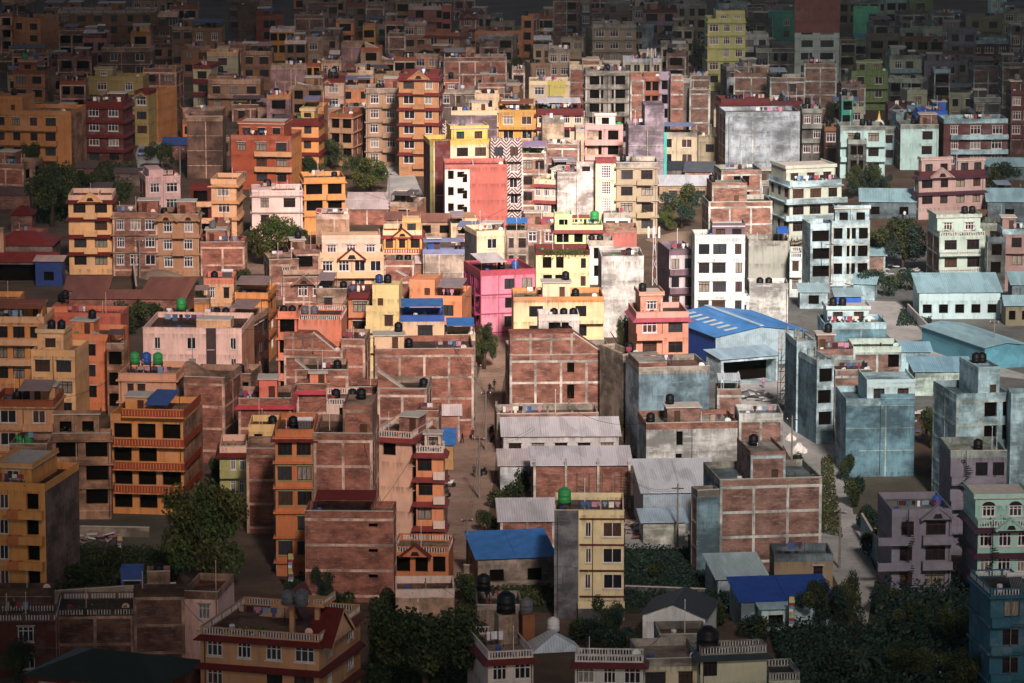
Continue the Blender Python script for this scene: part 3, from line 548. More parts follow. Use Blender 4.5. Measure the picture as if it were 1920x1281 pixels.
# ---------------------------------------------------------------- mesh helper
class MB:
    def __init__(s): s.v, s.f, s.mi, s.m = [], [], [], []
    def slot(s, name):
        if name not in s.m: s.m.append(name)
        return s.m.index(name)
    def poly(s, pts, m):
        i = len(s.v); s.v += [tuple(p) for p in pts]; s.f.append(tuple(range(i, i + len(pts)))); s.mi.append(s.slot(m))
    def box(s, x0, x1, y0, y1, z0, z1, m, skip=''):
        if x1 < x0: x0, x1 = x1, x0
        a = [(x0,y0,z0),(x1,y0,z0),(x1,y1,z0),(x0,y1,z0),(x0,y0,z1),(x1,y0,z1),(x1,y1,z1),(x0,y1,z1)]
        F = {'b': (3,2,1,0), 't': (4,5,6,7), 'f': (0,1,5,4), 'r': (1,2,6,5), 'k': (2,3,7,6), 'l': (3,0,4,7)}
        i = len(s.v); s.v += a; sl = s.slot(m)
        for k, f in F.items():
            if k in skip: continue
            s.f.append(tuple(i + j for j in f)); s.mi.append(sl)
    def prism(s, pts, y0, y1, m):
        """polygon (x,z) extruded along y"""
        n = len(pts); i = len(s.v); sl = s.slot(m)
        s.v += [(p[0], y0, p[1]) for p in pts] + [(p[0], y1, p[1]) for p in pts]
        s.f.append(tuple(range(i, i + n))); s.f.append(tuple(range(i + 2*n - 1, i + n - 1, -1))); s.mi += [sl, sl]
        for k in range(n):
            q = (k + 1) % n; s.f.append((i + q, i + k, i + n + k, i + n + q)); s.mi.append(sl)
    def bar(s, a, b, r, m, n=4):
        a, b = Vector(a), Vector(b); d = (b - a).normalized()
        u = d.cross(Vector((0, 0, 1)) if abs(d.z) < .9 else Vector((1, 0, 0))).normalized(); w = d.cross(u)
        i = len(s.v); sl = s.slot(m)
        rr = r if isinstance(r, tuple) else (r, r)
        for p, q in ((a, rr[0]), (b, rr[1])):
            for k in range(n):
                t = 2 * math.pi * (k + .5) / n; s.v.append(tuple(p + (u * math.cos(t) + w * math.sin(t)) * q))
        for k in range(n):
            j = (k + 1) % n; s.f.append((i + k, i + j, i + n + j, i + n + k)); s.mi.append(sl)
        s.f.append(tuple(i + k for k in range(n - 1, -1, -1))); s.f.append(tuple(i + n + k for k in range(n))); s.mi += [sl, sl]
    def lathe(s, prof, m, n=14, c=(0, 0, 0)):
        i = len(s.v); sl = s.slot(m)
        for r, z in prof:
            for k in range(n):
                t = 2 * math.pi * k / n; s.v.append((c[0] + r * math.cos(t), c[1] + r * math.sin(t), c[2] + z))
        for q in range(len(prof) - 1):
            for k in range(n):
                j = (k + 1) % n; a = i + q * n
                s.f.append((a + k, a + j, a + n + j, a + n + k)); s.mi.append(sl)
        s.f.append(tuple(i + k for k in range(n - 1, -1, -1))); s.f.append(tuple(i + (len(prof) - 1) * n + k for k in range(n))); s.mi += [sl, sl]
    def mesh(s, name, smooth=False):
        me = bpy.data.meshes.new(name); me.from_pydata(s.v, [], s.f)
        for n in s.m: me.materials.append(G(n))
        me.polygons.foreach_set('material_index', s.mi)
        if smooth: me.polygons.foreach_set('use_smooth', [True] * len(s.f))
        me.update(); return me
    def build(s, name, parent=None, loc=None, smooth=False):
        if not s.f: return None
        o = bpy.data.objects.new(name, s.mesh(name, smooth)); COL.objects.link(o)
        if parent: o.parent = parent
        if loc: o.location = loc
        return o
def obj(name, me, parent=None, loc=(0, 0, 0), rz=0):
    o = bpy.data.objects.new(name, me); COL.objects.link(o); o.location = loc; o.rotation_euler[2] = rz
    if parent: o.parent = parent
    return o
LABELS = {}
def tag(o, label=None, cat=None, group=None, kind=None):
    if label:
        w = label.split()
        if len(w) > 16: label = ' '.join(w[:16])
        LABELS.setdefault(label, []).append(o.name); o['label'] = label
    if cat: o['category'] = cat
    if group: o['group'] = group
    if kind: o['kind'] = kind
    return o
def thing(name, label, cat, loc, rz=0, group=None):
    o = bpy.data.objects.new(name, None); COL.objects.link(o)
    o.empty_display_size = .5; o.location = loc; o.rotation_euler = (0, 0, rz)
    return tag(o, label, cat, group)
# ---------------------------------------------------------------- windows
_w = {}
def win_mesh(w, h, stl):
    w, h = round(w * 5) / 5, round(h * 5) / 5
    key = (w, h, stl)
    if key in _w: return _w[key]
    b = MB(); t = .07
    fr = {'a': 'frame_dark', 'g': 'frame_white', 'o': None, 'b': 'frame_brown', 'h': 'frame_brown', 's': 'frame_white', 'c': 'frame_brown', 'r': 'frame_white', 'G': 'frame_white', 'm': 'magenta', 't': 'frame_dark'}[stl]
    pane = 'dark_room_sheet' if stl in 'om' else 'glass'  # dark sheet with the room's shade put into its colour
    yy = .45 if stl in 'o' else .14
    b.poly([(-w/2, yy, 0), (w/2, yy, 0), (w/2, yy, h), (-w/2, yy, h)], pane)
    if fr:
        if stl in 'grG': t = .1
        y0, y1 = .02, .12
        b.box(-w/2, -w/2 + t, y0, y1, 0, h, fr); b.box(w/2 - t, w/2, y0, y1, 0, h, fr)
        b.box(-w/2 + t, w/2 - t, y0, y1, 0, t, fr); b.box(-w/2 + t, w/2 - t, y0, y1, h - t, h, fr)
        n = {'a': 2, 'g': 3, 'b': 3, 'h': 3, 's': 2, 'c': 2, 'r': 3, 'G': 4, 'm': 2, 't': 3}[stl]
        if w > 2: n += 1
        if w < 1: n = min(n, 2)
        for k in range(1, n):
            x = -w/2 + w * k / n
            b.box(x - t/2, x + t/2, y0, y1, t, h - t, fr)
        if stl in 'gbrc': b.box(-w/2 + t, w/2 - t, y0 + .01, y1 - .01, h * .68, h * .68 + .08, fr)
        if stl == 'G':
            for k in range(1, 5): b.box(-w/2 + t, w/2 - t, y0 + .01, y1 - .01, h * k / 5 - .05, h * k / 5 + .05, fr)
        if stl in 'grhsG':
            sc_ = 'frame_green' if stl == 'h' else ('frame_white' if stl != 's' else 'lime_edge')
            b.box(-w/2 - .12, w/2 + .12, -.1, -.015, -.12, -.02, sc_)
            if stl == 'h': b.box(-w/2 - .12, w/2 + .12, -.1, -.015, h + .02, h + .12, sc_)
        if stl in 'bg' : b.box(-w/2 - .15, w/2 + .15, -.22, -.015, h + .05, h + .13, 'lime_edge')
        if stl == 'r':
            n = 8; pts = [(w/2 * math.cos(math.pi * k / n), h + .02 + .45 * math.sin(math.pi * k / n)) for k in range(n + 1)]
            b.prism(pts, -.06, -.015, 'frame_dark')
    _w[key] = b.mesh('window'); return _w[key]
def facade(b, W, z0, z1, holes, m, T):
    """wall face with recessed openings; T maps (u from left, inward depth, z) to local xyz"""
    us = sorted({0, W} | {h[0] for h in holes} | {h[1] for h in holes})
    zs = sorted({z0, z1} | {h[2] for h in holes} | {h[3] for h in holes})
    for i in range(len(us) - 1):
        for j in range(len(zs) - 1):
            cu, cz = (us[i] + us[i+1]) / 2, (zs[j] + zs[j+1]) / 2
            if any(h[0] < cu < h[1] and h[2] < cz < h[3] for h in holes): continue
            if us[i+1] - us[i] < 1e-4 or zs[j+1] - zs[j] < 1e-4: continue
            b.poly([T(us[i], 0, zs[j]), T(us[i+1], 0, zs[j]), T(us[i+1], 0, zs[j+1]), T(us[i], 0, zs[j+1])], m)
    for u0, u1, a, c, d in holes:
        b.poly([T(u0, 0, a), T(u1, 0, a), T(u1, d, a), T(u0, d, a)], m)
        b.poly([T(u0, d, c), T(u1, d, c), T(u1, 0, c), T(u0, 0, c)], m)
        b.poly([T(u0, 0, a), T(u0, d, a), T(u0, d, c), T(u0, 0, c)], m)
        b.poly([T(u1, d, a), T(u1, 0, a), T(u1, 0, c), T(u1, d, c)], m)
FL = 2.85
PH = .8
def leaf_quads(b, n, fn, size, m):
    sl = b.slot(m)
    for _ in range(n):
        p = fn(); s = size * rnd.uniform(.6, 1.3)
        a = Vector((rnd.gauss(0, 1), rnd.gauss(0, 1), rnd.gauss(0, 1))).normalized()
        u = a.orthogonal().normalized(); w = a.cross(u)
        i = len(b.v)
        b.v += [tuple(p + u * s), tuple(p + w * s * .7), tuple(p - u * s), tuple(p - w * s * .7)]
        b.f.append((i, i + 1, i + 2, i + 3)); b.mi.append(sl)
def leafmat(name, a, c2, hue=0):
    m, nt, b = newmat(name); L = nt.links
    g = N(nt, 'ShaderNodeNewGeometry')
    col = ramp(nt, g.outputs['Random Per Island'], 0, 1, a, c2)
    f = noise(nt, g.outputs['Position'], .5, 3)
    col = mix(nt, ramp(nt, f, .4, .65, (0, 0, 0), (.6,) * 3), col, [x * .5 for x in a])
    L.new(col, b.inputs['Base Color']); b.inputs['Roughness'].default_value = .7
    _m[name] = m
leafmat('leaf_dark', (.02, .032, .012), (.05, .075, .022))
leafmat('leaf_teal', (.010, .028, .024), (.035, .072, .045))
leafmat('leaf_yellow', (.03, .036, .008), (.14, .14, .035))
leafmat('leaf_pot', (.03, .06, .015), (.10, .14, .03))
leafmat('leaf_grass', (.03, .045, .015), (.09, .10, .03))
simple('bark', '4a3a2c'); simple('flower', 'd8485a'); simple('flowerw', 'f0dcc0'); simple('pot', '9a4a30')
GARM = []
for i, h in enumerate(['e8e4ea', 'a83a4a', 'cf8aa6', '4a6494', '20242c', 'f0e8d8', '5a3e62', 'b8a08a', '7a9cb8', '502830']):
    simple('cloth%d' % i, h, .9); GARM.append('cloth%d' % i)
simple('tank_black', '16171b', .5); simple('tank_green', '14a048', .5); simple('tank_blue', '2a5ab0', .5); simple('tank_grey', '6a6a72', .5); simple('tank_white', 'e6e2e0', .5)
EXPO = 1.2
# ---------------------------------------------------------------- rooftop things
def nick(lb, n=11):
    w = lb.split()
    if len(w) <= n: return lb
    w = w[:n]
    while w[-1] in ('a','the','of','with','and','by','on','in','beside','behind','left','right','below','above','its','between','under'): w.pop()
    return ' '.join(w)
TANK = [(.5, 0), (.56, .06), (.54, .3), (.57, .34), (.54, .38), (.54, .62), (.57, .66), (.54, .7), (.54, .95), (.5, 1.08), (.3, 1.2)]
LID = [(.24, 1.2), (.24, 1.27), (.05, 1.3)]
_pm = {}
def tank_meshes(c, h):
    k = (c, round(h, 1))
    if k not in _pm:
        b = MB(); b.lathe(TANK, 'tank_' + c, 14)
        l = MB(); l.lathe(LID, 'tank_' + c, 10)
        s = MB()
        if h > .3:
            for x in (-.45, .45):
                for y in (-.45, .45): s.bar((x, y, 0), (x, y, h), .05, 'frame_dark')
            s.box(-.55, .55, -.55, .55, h - .08, h, 'frame_dark')
            s.bar((-.45, -.45, .1), (.45, -.45, h - .1), .03, 'frame_dark'); s.bar((.45, -.45, .1), (-.45, -.45, h - .1), .03, 'frame_dark')
        _pm[k] = (b.mesh('tank_body', True), l.mesh('lid', True), s.mesh('stand') if s.f else None)
    return _pm[k]
NT = [0]
def tank(p, c, lb, h=0, s=1.0):
    NT[0] += 1
    if NT[0] > 292: return None
    near = p[1] < 640
    bm_, lm, sm = tank_meshes(c, h)
    t = thing('water_tank', lb, 'water tank', p, rnd.uniform(0, 6) if h < .3 else 0, 'water tanks on the rooftops')
    t.scale = (s, s, s)
    obj('tank_body', bm_, t, (0, 0, h))
    if near: obj('lid', lm, t, (0, 0, h))
    if sm: obj('stand', sm, t)
    return t
def laundry(p0, p1, lb, z):
    """a line between two posts with clothes; parts are the line and each garment"""
    d = p1 - p0; Lg = d.length; t = thing('washing_line', lb, 'washing line', p0, math.atan2(d.y, d.x), 'washing lines')
    b = MB(); b.bar((0, 0, 0), (0, 0, 1.7), .03, 'frame_dark'); b.bar((Lg, 0, 0), (Lg, 0, 1.7), .03, 'frame_dark')
    b.bar((0, 0, 1.65), (Lg, 0, 1.62), .015, 'frame_dark'); b.build('line_and_posts', t)
    x = .15; near = p0.y < 600; g = MB()
    while x < Lg - .4:
        w, h = rnd.uniform(.3, .8), rnd.uniform(.4, .95); c = rnd.choice(GARM)
        q = MB() if near else g
        n = 4; top = 1.63
        ys = [rnd.uniform(-.05, .05) for _ in range(n + 1)]; cut = rnd.random() < .5
        for k in range(n):
            xa, xb = x + w * k / n, x + w * (k + 1) / n
            ha = h * (.55 if cut and k in (0, n - 1) else 1)
            q.box(xa, xb, min(ys[k], 0) - .012, min(ys[k], 0) + .012, top - ha, top, c, 'lr' if 0 < k < n - 1 else '')
        if near: q.build('garment', t)
        x += w + rnd.uniform(.02, .3)
    if not near: g.build('garments', t)
    return t
def pots(p0, p1, lb, w=.35):
    d = p1 - p0; Lg = max(.6, d.length)
    t = thing('potted_plants', lb, 'potted plants', p0, math.atan2(d.y, d.x), 'potted plants on the roofs')
    a = MB(); f = MB(); x = .2
    while x < Lg:
        s = rnd.uniform(.14, .2); a.lathe([(s * .7, 0), (s, .3), (s * 1.1, .32)], rnd.choice(['pot', 'pot', 'black', 'lime_edge']), 8, (x, 0, 0))
        hh = rnd.uniform(.3, .9); xx = x
        leaf_quads(f, int(14 + hh * 16), lambda: Vector((xx + rnd.gauss(0, .2), rnd.gauss(0, .18), .3 + abs(rnd.gauss(0, .4)) * hh * 1.4)), .12, 'leaf_pot')
        if rnd.random() < .3: leaf_quads(f, 6, lambda: Vector((xx + rnd.gauss(0, .2), rnd.gauss(0, .18), .3 + rnd.random() * hh)), .08, rnd.choice(['flower', 'flowerw']))
        x += rnd.uniform(.35, .8)
    a.build('pots', t); f.build('foliage', t)
    return t
def solar(p, lb, rz=0):
    t = thing('solar_heater', lb, 'solar heater', p, rz, 'solar water heaters')
    b = MB(); b.poly([(-.7, -1.0, .15), (.7, -1.0, .15), (.7, .5, 1.3), (-.7, .5, 1.3)], 'charcoal')
    b.poly([(-.7, .52, 1.27), (.7, .52, 1.27), (.7, -.98, .12), (-.7, -.98, .12)], 'charcoal')
    for k in range(8): b.bar((-.6 + k * .17, -1.0, .2), (-.6 + k * .17, .5, 1.35), .045, 'steel')
    b.build('collector', t)
    c = MB(); c.bar((-.85, .6, 1.45), (.85, .6, 1.45), .26, 'tank_white', 10); c.build('boiler', t)
    s = MB()
    for x in (-.6, .6): s.bar((x, .6, 0), (x, .6, 1.3), .03, 'steel'); s.bar((x, -1, 0), (x, .6, 0.05), .03, 'steel')
    s.build('stand', t); return t
def drum(p, lb, c):
    b = MB(); b.lathe([(.26, 0), (.29, .05), (.29, .3), (.31, .33), (.29, .36), (.29, .62), (.31, .65), (.27, .86), (.24, .88)], c, 10)
    o = b.build('plastic_drum', None, p, True); return tag(o, lb, 'drum', 'plastic drums on the roofs')
def planks(p, lb, rz):
    b = MB(); n = rnd.randint(3, 6)
    for i in range(n): b.bar((0, i * .16, .06 + .05 * (i % 2)), (rnd.uniform(1.6, 3), i * .16 + rnd.uniform(-.2, .3), .08 + rnd.uniform(0, .25)), .05, rnd.choice(['wood', 'tan', 'pole_grey']))
    o = b.build('plank_stack', None, p); o.rotation_euler[2] = rz; return tag(o, lb, 'planks', 'loose planks on the roofs')
def dish(p, lb):
    t = thing('satellite_dish', lb, 'satellite dish', p, rnd.uniform(-.5, .5), 'satellite dishes')
    b = MB(); b.lathe([(.02, 0), (.25, .04), (.4, .12), (.38, .13), (.2, .07), (.02, .04)], 'plastw', 12)
    o = b.build('bowl', t, (0, 0, .8)); o.rotation_euler = (R(55), 0, 0)
    s = MB(); s.bar((0, .05, 0), (0, .05, .8), .03, 'steel'); s.build('mast', t); return t
def balustrade(b, x0, x1, y0, y1, z, h, m, mw='frame_white'):
    """rails plus baluster row running along x or y"""
    b.box(x0, x1, y0, y1, z, z + .14, m); b.box(x0, x1, y0, y1, z + h - .12, z + h, m)
    lx = (x1 - x0) > (y1 - y0); Ln = (x1 - x0) if lx else (y1 - y0); n = max(2, int(Ln / .28))
    for k in range(n):
        c = (k + .5) / n
        big = (k % 10 == 0)
        r = .12 if big else .05
        if lx: x = x0 + Ln * c; b.box(x - r, x + r, y0 + .03, y1 - .03, z + .14, z + h - .12, m if big else mw, 'tb')
        else: y = y0 + Ln * c; b.box(x0 + .03, x1 - .03, y - r, y + r, z + .14, z + h - .12, m if big else mw, 'tb')
GRP = {}
def rng(s):
    a, b = s.split('-') if not s.startswith('-') else ('-' + s[1:].split('-')[0], s[1:].split('-')[1])
    return float(a), float(b)
FOOT = []
def solve(xl, xr, yt, H, yaw):
    P = at(xl, yt, H); c, s = math.cos(yaw), math.sin(yaw)
    d0 = P.y * ct + (HC - H) * st_; k = (xr - CX) / FPX
    W = (k * d0 - P.x) / (c - k * s * ct)
    return P, W
def overlap(a, b):
    for q in (a, b):
        for i in range(4):
            e = q[(i+1) % 4] - q[i]; n = Vector((-e.y, e.x))
            pa = [n.dot(p) for p in a]; pb = [n.dot(p) for p in b]
            if max(pa) <= min(pb) + .02 or max(pb) <= min(pa) + .02: return False
    return True
def foot(P, W, D, yaw, eps=0.0):
    c, s = math.cos(yaw), math.sin(yaw); e = Vector((c, s)); n = Vector((-s, c)); p = Vector((P.x, P.y))
    return [p + e * eps + n * eps, p + e * (W - eps) + n * eps, p + e * (W - eps) + n * (D - eps), p + e * eps + n * (D - eps)]
recs = []
for line in ROWS.strip().split('\n'):
    a, f, ft, lb = line.split('|'); a = [float(x) for x in a.split()]; f = f.split(',')
    recs.append(['B', a, f, ft.split(), lb])
for line in SHEDS.strip().split('\n'):
    a, f, ft, lb = line.split('|'); a = a.split()
    if a[-1] == 'x': continue
    recs.append(['S', [float(x) for x in a[:7]] + [a[7]], f.split(','), ft.split(), lb])
for r in recs:
    a = r[1]; H = a[3] * FL + PH if r[0] == 'B' else a[3]
    yaw = R(a[4]); P, W = solve(a[0], a[1], a[2], H, yaw)
    r += [P, max(W, .8), yaw, H, a[5] * .92]
# low houses squeezed into the gaps, and the row beyond the top edge
def near_lab(desc, px, py, used):
    c = []
    for q in recs[:NREC]:
        a = q[1]; qx, qy = (a[0] + a[1]) / 2, a[2] + 25
        c.append((abs(qx - px) + 1.5 * abs(qy - py), qx, qy, q[4]))
    c.sort()
    for d, qx, qy, l in c[:9]:
        n = nick(l, 8)
        rel = ('left of the ' if px < qx - 18 else 'right of the ' if px > qx + 18 else ('behind the ' if py < qy else 'below the '))
        s = desc + ' ' + rel + n
        if s not in used: used.add(s); return s
    return desc + ' near the ' + nick(c[9][3], 8)
NREC = len(recs); rnd.seed(5); used = set()
LANES = [(862, 1110, 60), (874, 1000, 50), (884, 880, 60), (892, 830, 56), (905, 780, 50), (915, 730, 36), (925, 690, 30), (935, 640, 26), (771, 400, 60), (762, 370, 50), (756, 345, 40), (754, 325, 40), (282, 330, 40), (278, 290, 40), (290, 250, 36),
 (1540, 562, 90), (1660, 585, 90), (1700, 625, 80), (1780, 670, 90), (1880, 700, 90), (300, 505, 220), (1430, 450, 110), (1640, 480, 120), (1610, 370, 60), (100, 390, 90), (500, 470, 90), (1420, 720, 70), (700, 340, 60), (1280, 410, 70), (440, 560, 60), (1530, 520, 70), (1870, 345, 70), (240, 610, 60), (1000, 140, 60)]
DESC = {'brk': 'low bare brick house', 'brkd': 'low dark brick house', 'cem': 'low grey cement house', 'sandb': 'low beige house', 'tanb': 'low tan house', 'cemd2': 'low dark cement house', 'brick2': 'low brown house', 'creamd': 'low cream house', 'brkc': 'low bare brick house', 'cemc': 'low blue-grey house', 'cemw': 'low grey-brown house', 'peach': 'low peach house'}
cand = 0; added = 0
while cand < 6000 and added < 215:
    cand += 1
    px, py = rnd.uniform(-10, 1930), rnd.uniform(40, 680) if cand % 4 == 0 else rnd.uniform(-8, 330) ** 1.0 if cand % 2 else rnd.uniform(-8, 170)
    if any(abs(px - x) < w and abs(py - y) < max(22, w * .35) for x, y, w in LANES): continue
    if px > 1180 and py > 470: continue
    p = at(px, py, 0); W = rnd.uniform(4, 8.5); D = rnd.uniform(4, 7); yaw = R(rnd.uniform(-14, 14)); n = rnd.choice([1, 1, 1.6, 1.9, 2, 2.2]) if py < 330 else rnd.choice([.9, 1, 1.2])
    F = foot(Vector((p.x, p.y, 0)), W, D, yaw, -.15)
    if any(abs(q[5].y - p.y) < 30 and overlap(F, foot(q[5], q[6], min(q[9], 11), q[7])) for q in recs): continue
    pal = ['brk', 'brkd', 'cem', 'sandb', 'tanb', 'cemd2', 'brick2', 'creamd', 'cemw', 'peach'] if px < 1150 else ['brkc', 'brkd', 'cemc', 'sandb', 'cemd2', 'creamd', 'tanb']
    m = rnd.choice(pal); lb = near_lab(DESC[m], px, py, used)
    ft = ['w%d%s' % (max(1, int(W / 2.6)), rnd.choice('goba'))] + (['sh:0:%.1f:%s' % (rnd.choice([.5, .9]), rnd.choice(['grey', 'greyblue', 'rust', 'greyd'])) ] if rnd.random() < .4 else [])
    recs.append(['B', [px, px + W * 10, py, n, math.degrees(yaw), D], [m, m, rnd.choice(['cem', m])], ft, lb, p, W, yaw, n * FL + PH, D]); added += 1
x = -90.0
while x < 2010:
    for row_ in (0, 1):
        p = at(x + rnd.uniform(0, 20), -14 - row_ * 40, 0); W = rnd.uniform(6.5, 11); n = rnd.uniform(1.8, 3.2)
        m = rnd.choice(['brkd', 'brkd', 'sandd', 'cemd2', 'tanb', 'brick2', 'sandb', 'terrap'])
        F = foot(p, W, 7, 0, -.15)
        if any(abs(q[5].y - p.y) < 30 and overlap(F, foot(q[5], q[6], min(q[9], 8), q[7])) for q in recs): continue
        nm = {'brkd': 'dark brick', 'sandd': 'dim tan', 'cemd2': 'dim grey', 'tanb': 'tan', 'brick2': 'brown', 'sandb': 'beige', 'terrap': 'dusky pink'}[m]
        recs.append(['B', [x, x + W * 9, 0, n, 0, 7], [m, m, 'cem'], ['w%d%s' % (max(2, int(W / 2.7)), rnd.choice('ggoa'))], near_lab(nm + ' house at the top edge,', x + 30, -20 - 40 * row_, used), p, W, R(rnd.uniform(-4, 4)), n * FL + PH, 7])
    x += rnd.uniform(60, 85)
print('INFILL', added, len(recs))
# keep footprints apart: shorten the depth of the nearer one
order = sorted(recs, key=lambda r: r[5].y)
rep = []
for i, r in enumerate(order):
    D = r[9]
    for q in order[i+1:]:
        if q[5].y - r[5].y > 40: break
        Dq = min(q[9], 3)
        while D > 2.5 and overlap(foot(r[5], r[6], D, r[7]), foot(q[5], q[6], Dq, q[7])): D -= .4
        if D <= 2.5 and overlap(foot(r[5], r[6], D, r[7]), foot(q[5], q[6], Dq, q[7])): rep.append((r[4], q[4]))
    r[9] = max(D, 2.4)
print('CONFLICTS', len(rep)); [print('  ', a, ' // ', b) for a, b in rep[:60]]
used_n = {}
def ordn(items):
    n = len(items)
    if n == 1: return ['']
    if n == 2: return ['left ', 'right ']
    return ['leftmost '] + (['middle '] if n == 3 else ['%s ' % w for w in ('second', 'third', 'fourth', 'fifth', 'sixth', 'seventh')[:n-2]]) + ['rightmost ']
CONCR = lambda nm: 'cemc' if nm in ('brkc', 'brkc2') else 'cem'
def make_building(r):
    _, a, (fm, sm, pm), ft, lb, P, W, yaw, H, D = r
    near = P.y < 560
    right_side = a[0] > 1240
    T = {}
    multi = []
    for t in ft:
        p = t.split(':'); T.setdefault(p[0], []).append(p[1:]); multi.append((p[0], p[1:]))
    has = lambda k: k in T
    root = thing('building' if a[3] > 2.6 else 'house', lb, 'building' if a[3] > 2.6 else 'house', (P.x, P.y, 0), yaw)
    cut = T.get('cut') or T.get('cut2'); dropH = 0
    if cut: dropH = float(cut[0][2])
    Hr = H - PH - dropH              # roof deck level
    par = PH
    # ------ openings
    holes, wins = [], []; WV = {}
    def row(tok, args, u0=0, u1=1, wd=None, base=Hr, kmax=20, target=None, W_=None):
        W_ = W_ or W
        cnt = int(tok[1]); stl = tok[2] if len(tok) > 2 else 'a'
        if stl not in 'agobhscrGtm': stl = 'a'
        for x in args:
            if '-' in x[1:] or (x.count('-') == 1 and not x.startswith('-')): u0, u1 = rng(x)
            elif x.replace('.', '').isdigit(): wd = float(x)
        L0, L1 = u0 * W_, u1 * W_; cell = (L1 - L0) / max(cnt, 1)
        w = wd or min({'o': 2.8, 'a': 2.0, 'g': 1.9, 'b': 1.9, 'h': 1.6, 's': 1.2, 'c': 2, 'r': 1.4, 'G': 2.2, 'm': 1.8, 't': 3}[stl], cell * (.7 if stl != 'o' else .78))
        w = min(w, cell * .92); w = round(w * 5) / 5
        if w < .35: return
        h = 1.55 if stl != 'o' else 1.8
        if stl == 'G': h = 2.2
        for k in range(kmax):
            z0 = base - (k + 1) * FL + (.75 if stl != 'G' else .35)
            if z0 < .25: break
            for i in range(cnt):
                cu = L0 + cell * (i + .5) + rnd.uniform(-.08, .08)
                if i == 0 or W_ < 2: wv = w
                wv = WV.setdefault((tok, u0, i), max(.4, round(w * rnd.choice([.7, .85, 1, 1, 1]) * 5) / 5))
                if rnd.random() < .04 and cnt > 1 and k > 0: continue
                a0, a1 = cu - wv / 2, cu + wv / 2
                if a0 < .08 or a1 > W_ - .08: continue
                if any(not (a1 < g[0] - .1 or a0 > g[1] + .1 or z0 + h < g[2] - .1 or z0 > g[3] + .1) for g in target[0]): continue
                hh = h
                if k > 0 and near and stl in 'abs' and rnd.random() < .06: hh = h
                if stl in 'abgc' and rnd.random() < .12: stl = rnd.choice('abcs')
                d = .46 if stl == 'o' else .16
                target[0].append((a0, a1, z0, z0 + hh, d)); target[1].append((cu, z0, wv, hh, stl))
    ftgt = (holes, wins)
    for k, ar in multi:
        if k[0] == 't' and len(k) == 3 and k[1].isdigit(): row(k, ar, kmax=1, target=ftgt)
        if k[0] in 'wx' and len(k) >= 2 and k[1].isdigit() and int(k[1]) > 0: row(k, ar, target=ftgt)
    if has('st2'):
        u0, u1 = [float(x) for x in T['st2'][0]]
        for k in range(4):
            z0 = Hr - (k + 1) * FL + (1.2 if k == 0 else .5)
            if z0 > .3: holes.append((u0 * W, u1 * W, z0, z0 + 1.9, .46)); wins.append(((u0 + u1) / 2 * W, z0, round((u1 - u0) * W * 5) / 5, 1.9, 'o'))
    if has('slit'):
        for k in range(3):
            z0 = Hr - (k + 1) * FL + 1.9
            if z0 > .3: holes.append((W * .72, W * .72 + 1, z0, z0 + .4, .3)); wins.append((W * .72 + .5, z0, 1, .4, 'o'))
    if has('hl'):
        for k in range(4):
            z0 = Hr - (k + 1) * FL + .5
            if z0 > .2:
                for (u, w_, q) in ((.05, 1.0, .6), (.2, 1.2, .9), (.285, .8, 0)):
                    zz = z0 + q; hh = 1.5 if u != .2 else 1.0
                    holes.append((u * W, u * W + w_, zz, zz + hh, .46)); wins.append((u * W + w_ / 2, zz, w_, hh, 'o'))
    # door at street level
    dz = any(h[2] < 2.3 for h in holes)
    vis_left = a[4] > 2 or (a[4] > -3 and a[0] > 1250)
    sh_l, sw_l = [], []
    for k, ar in multi:
        if k[0] == 'q' and len(k) >= 2: row(k, ar, target=(sh_l, sw_l), W_=D)
    b = MB()
    facade(b, W, 0, Hr, holes, fm, lambda u, d, z: (u, d, z))
    lh = sh_l if vis_left else []; rh = sh_l if not vis_left else []
    facade(b, D, 0, Hr, lh, sm, lambda u, d, z: (d, D - u, z))
    facade(b, D, 0, Hr, rh, sm, lambda u, d, z: (W - d, u, z))
    b.poly([(W, D, 0), (0, D, 0), (0, D, Hr), (W, D, Hr)], sm)
    if cut:
        u0, u1, h = [float(x) for x in cut[0]]
        if T.get('cut'): pts = [(0, Hr), (u1 * W, Hr), (u0 * W, Hr + h), (0, Hr + h)]
        elif u0 == 0: pts = [(u1 * W, Hr), (W, Hr), (W, Hr + h), (u1 * W, Hr + h)]
        else: pts = [(0, Hr), (u0 * W, Hr), (u0 * W, Hr + h), (0, Hr + h)]
        b.prism(pts, .004, D * (.35 if T.get('cut') and 'side2' not in T else .98), fm)
    wall = b.build('wall', root); wall['roof_height'] = Hr
    for (cu, z0, w, h, stl) in wins: obj('window', win_mesh(w, h, stl), root, (cu, 0, z0))
    for (cu, z0, w, h, stl) in sw_l:
        if vis_left: obj('window', win_mesh(w, h, stl), root, (0, D - cu, z0), -R(90))
        else: obj('window', win_mesh(w, h, stl), root, (W, cu, z0), R(90))
    # roof deck
    b = MB(); b.poly([(.02, .02, Hr + .01), (W - .02, .02, Hr + .01), (W - .02, D - .02, Hr + .01), (.02, D - .02, Hr + .01)], rnd.choice(['deckc', 'deckc', 'deckl', 'deckm', 'deckd'] if right_side else ['deck', 'deck', 'deckl', 'deckm', 'deckr', 'deckd'])); b.build('roof', root)
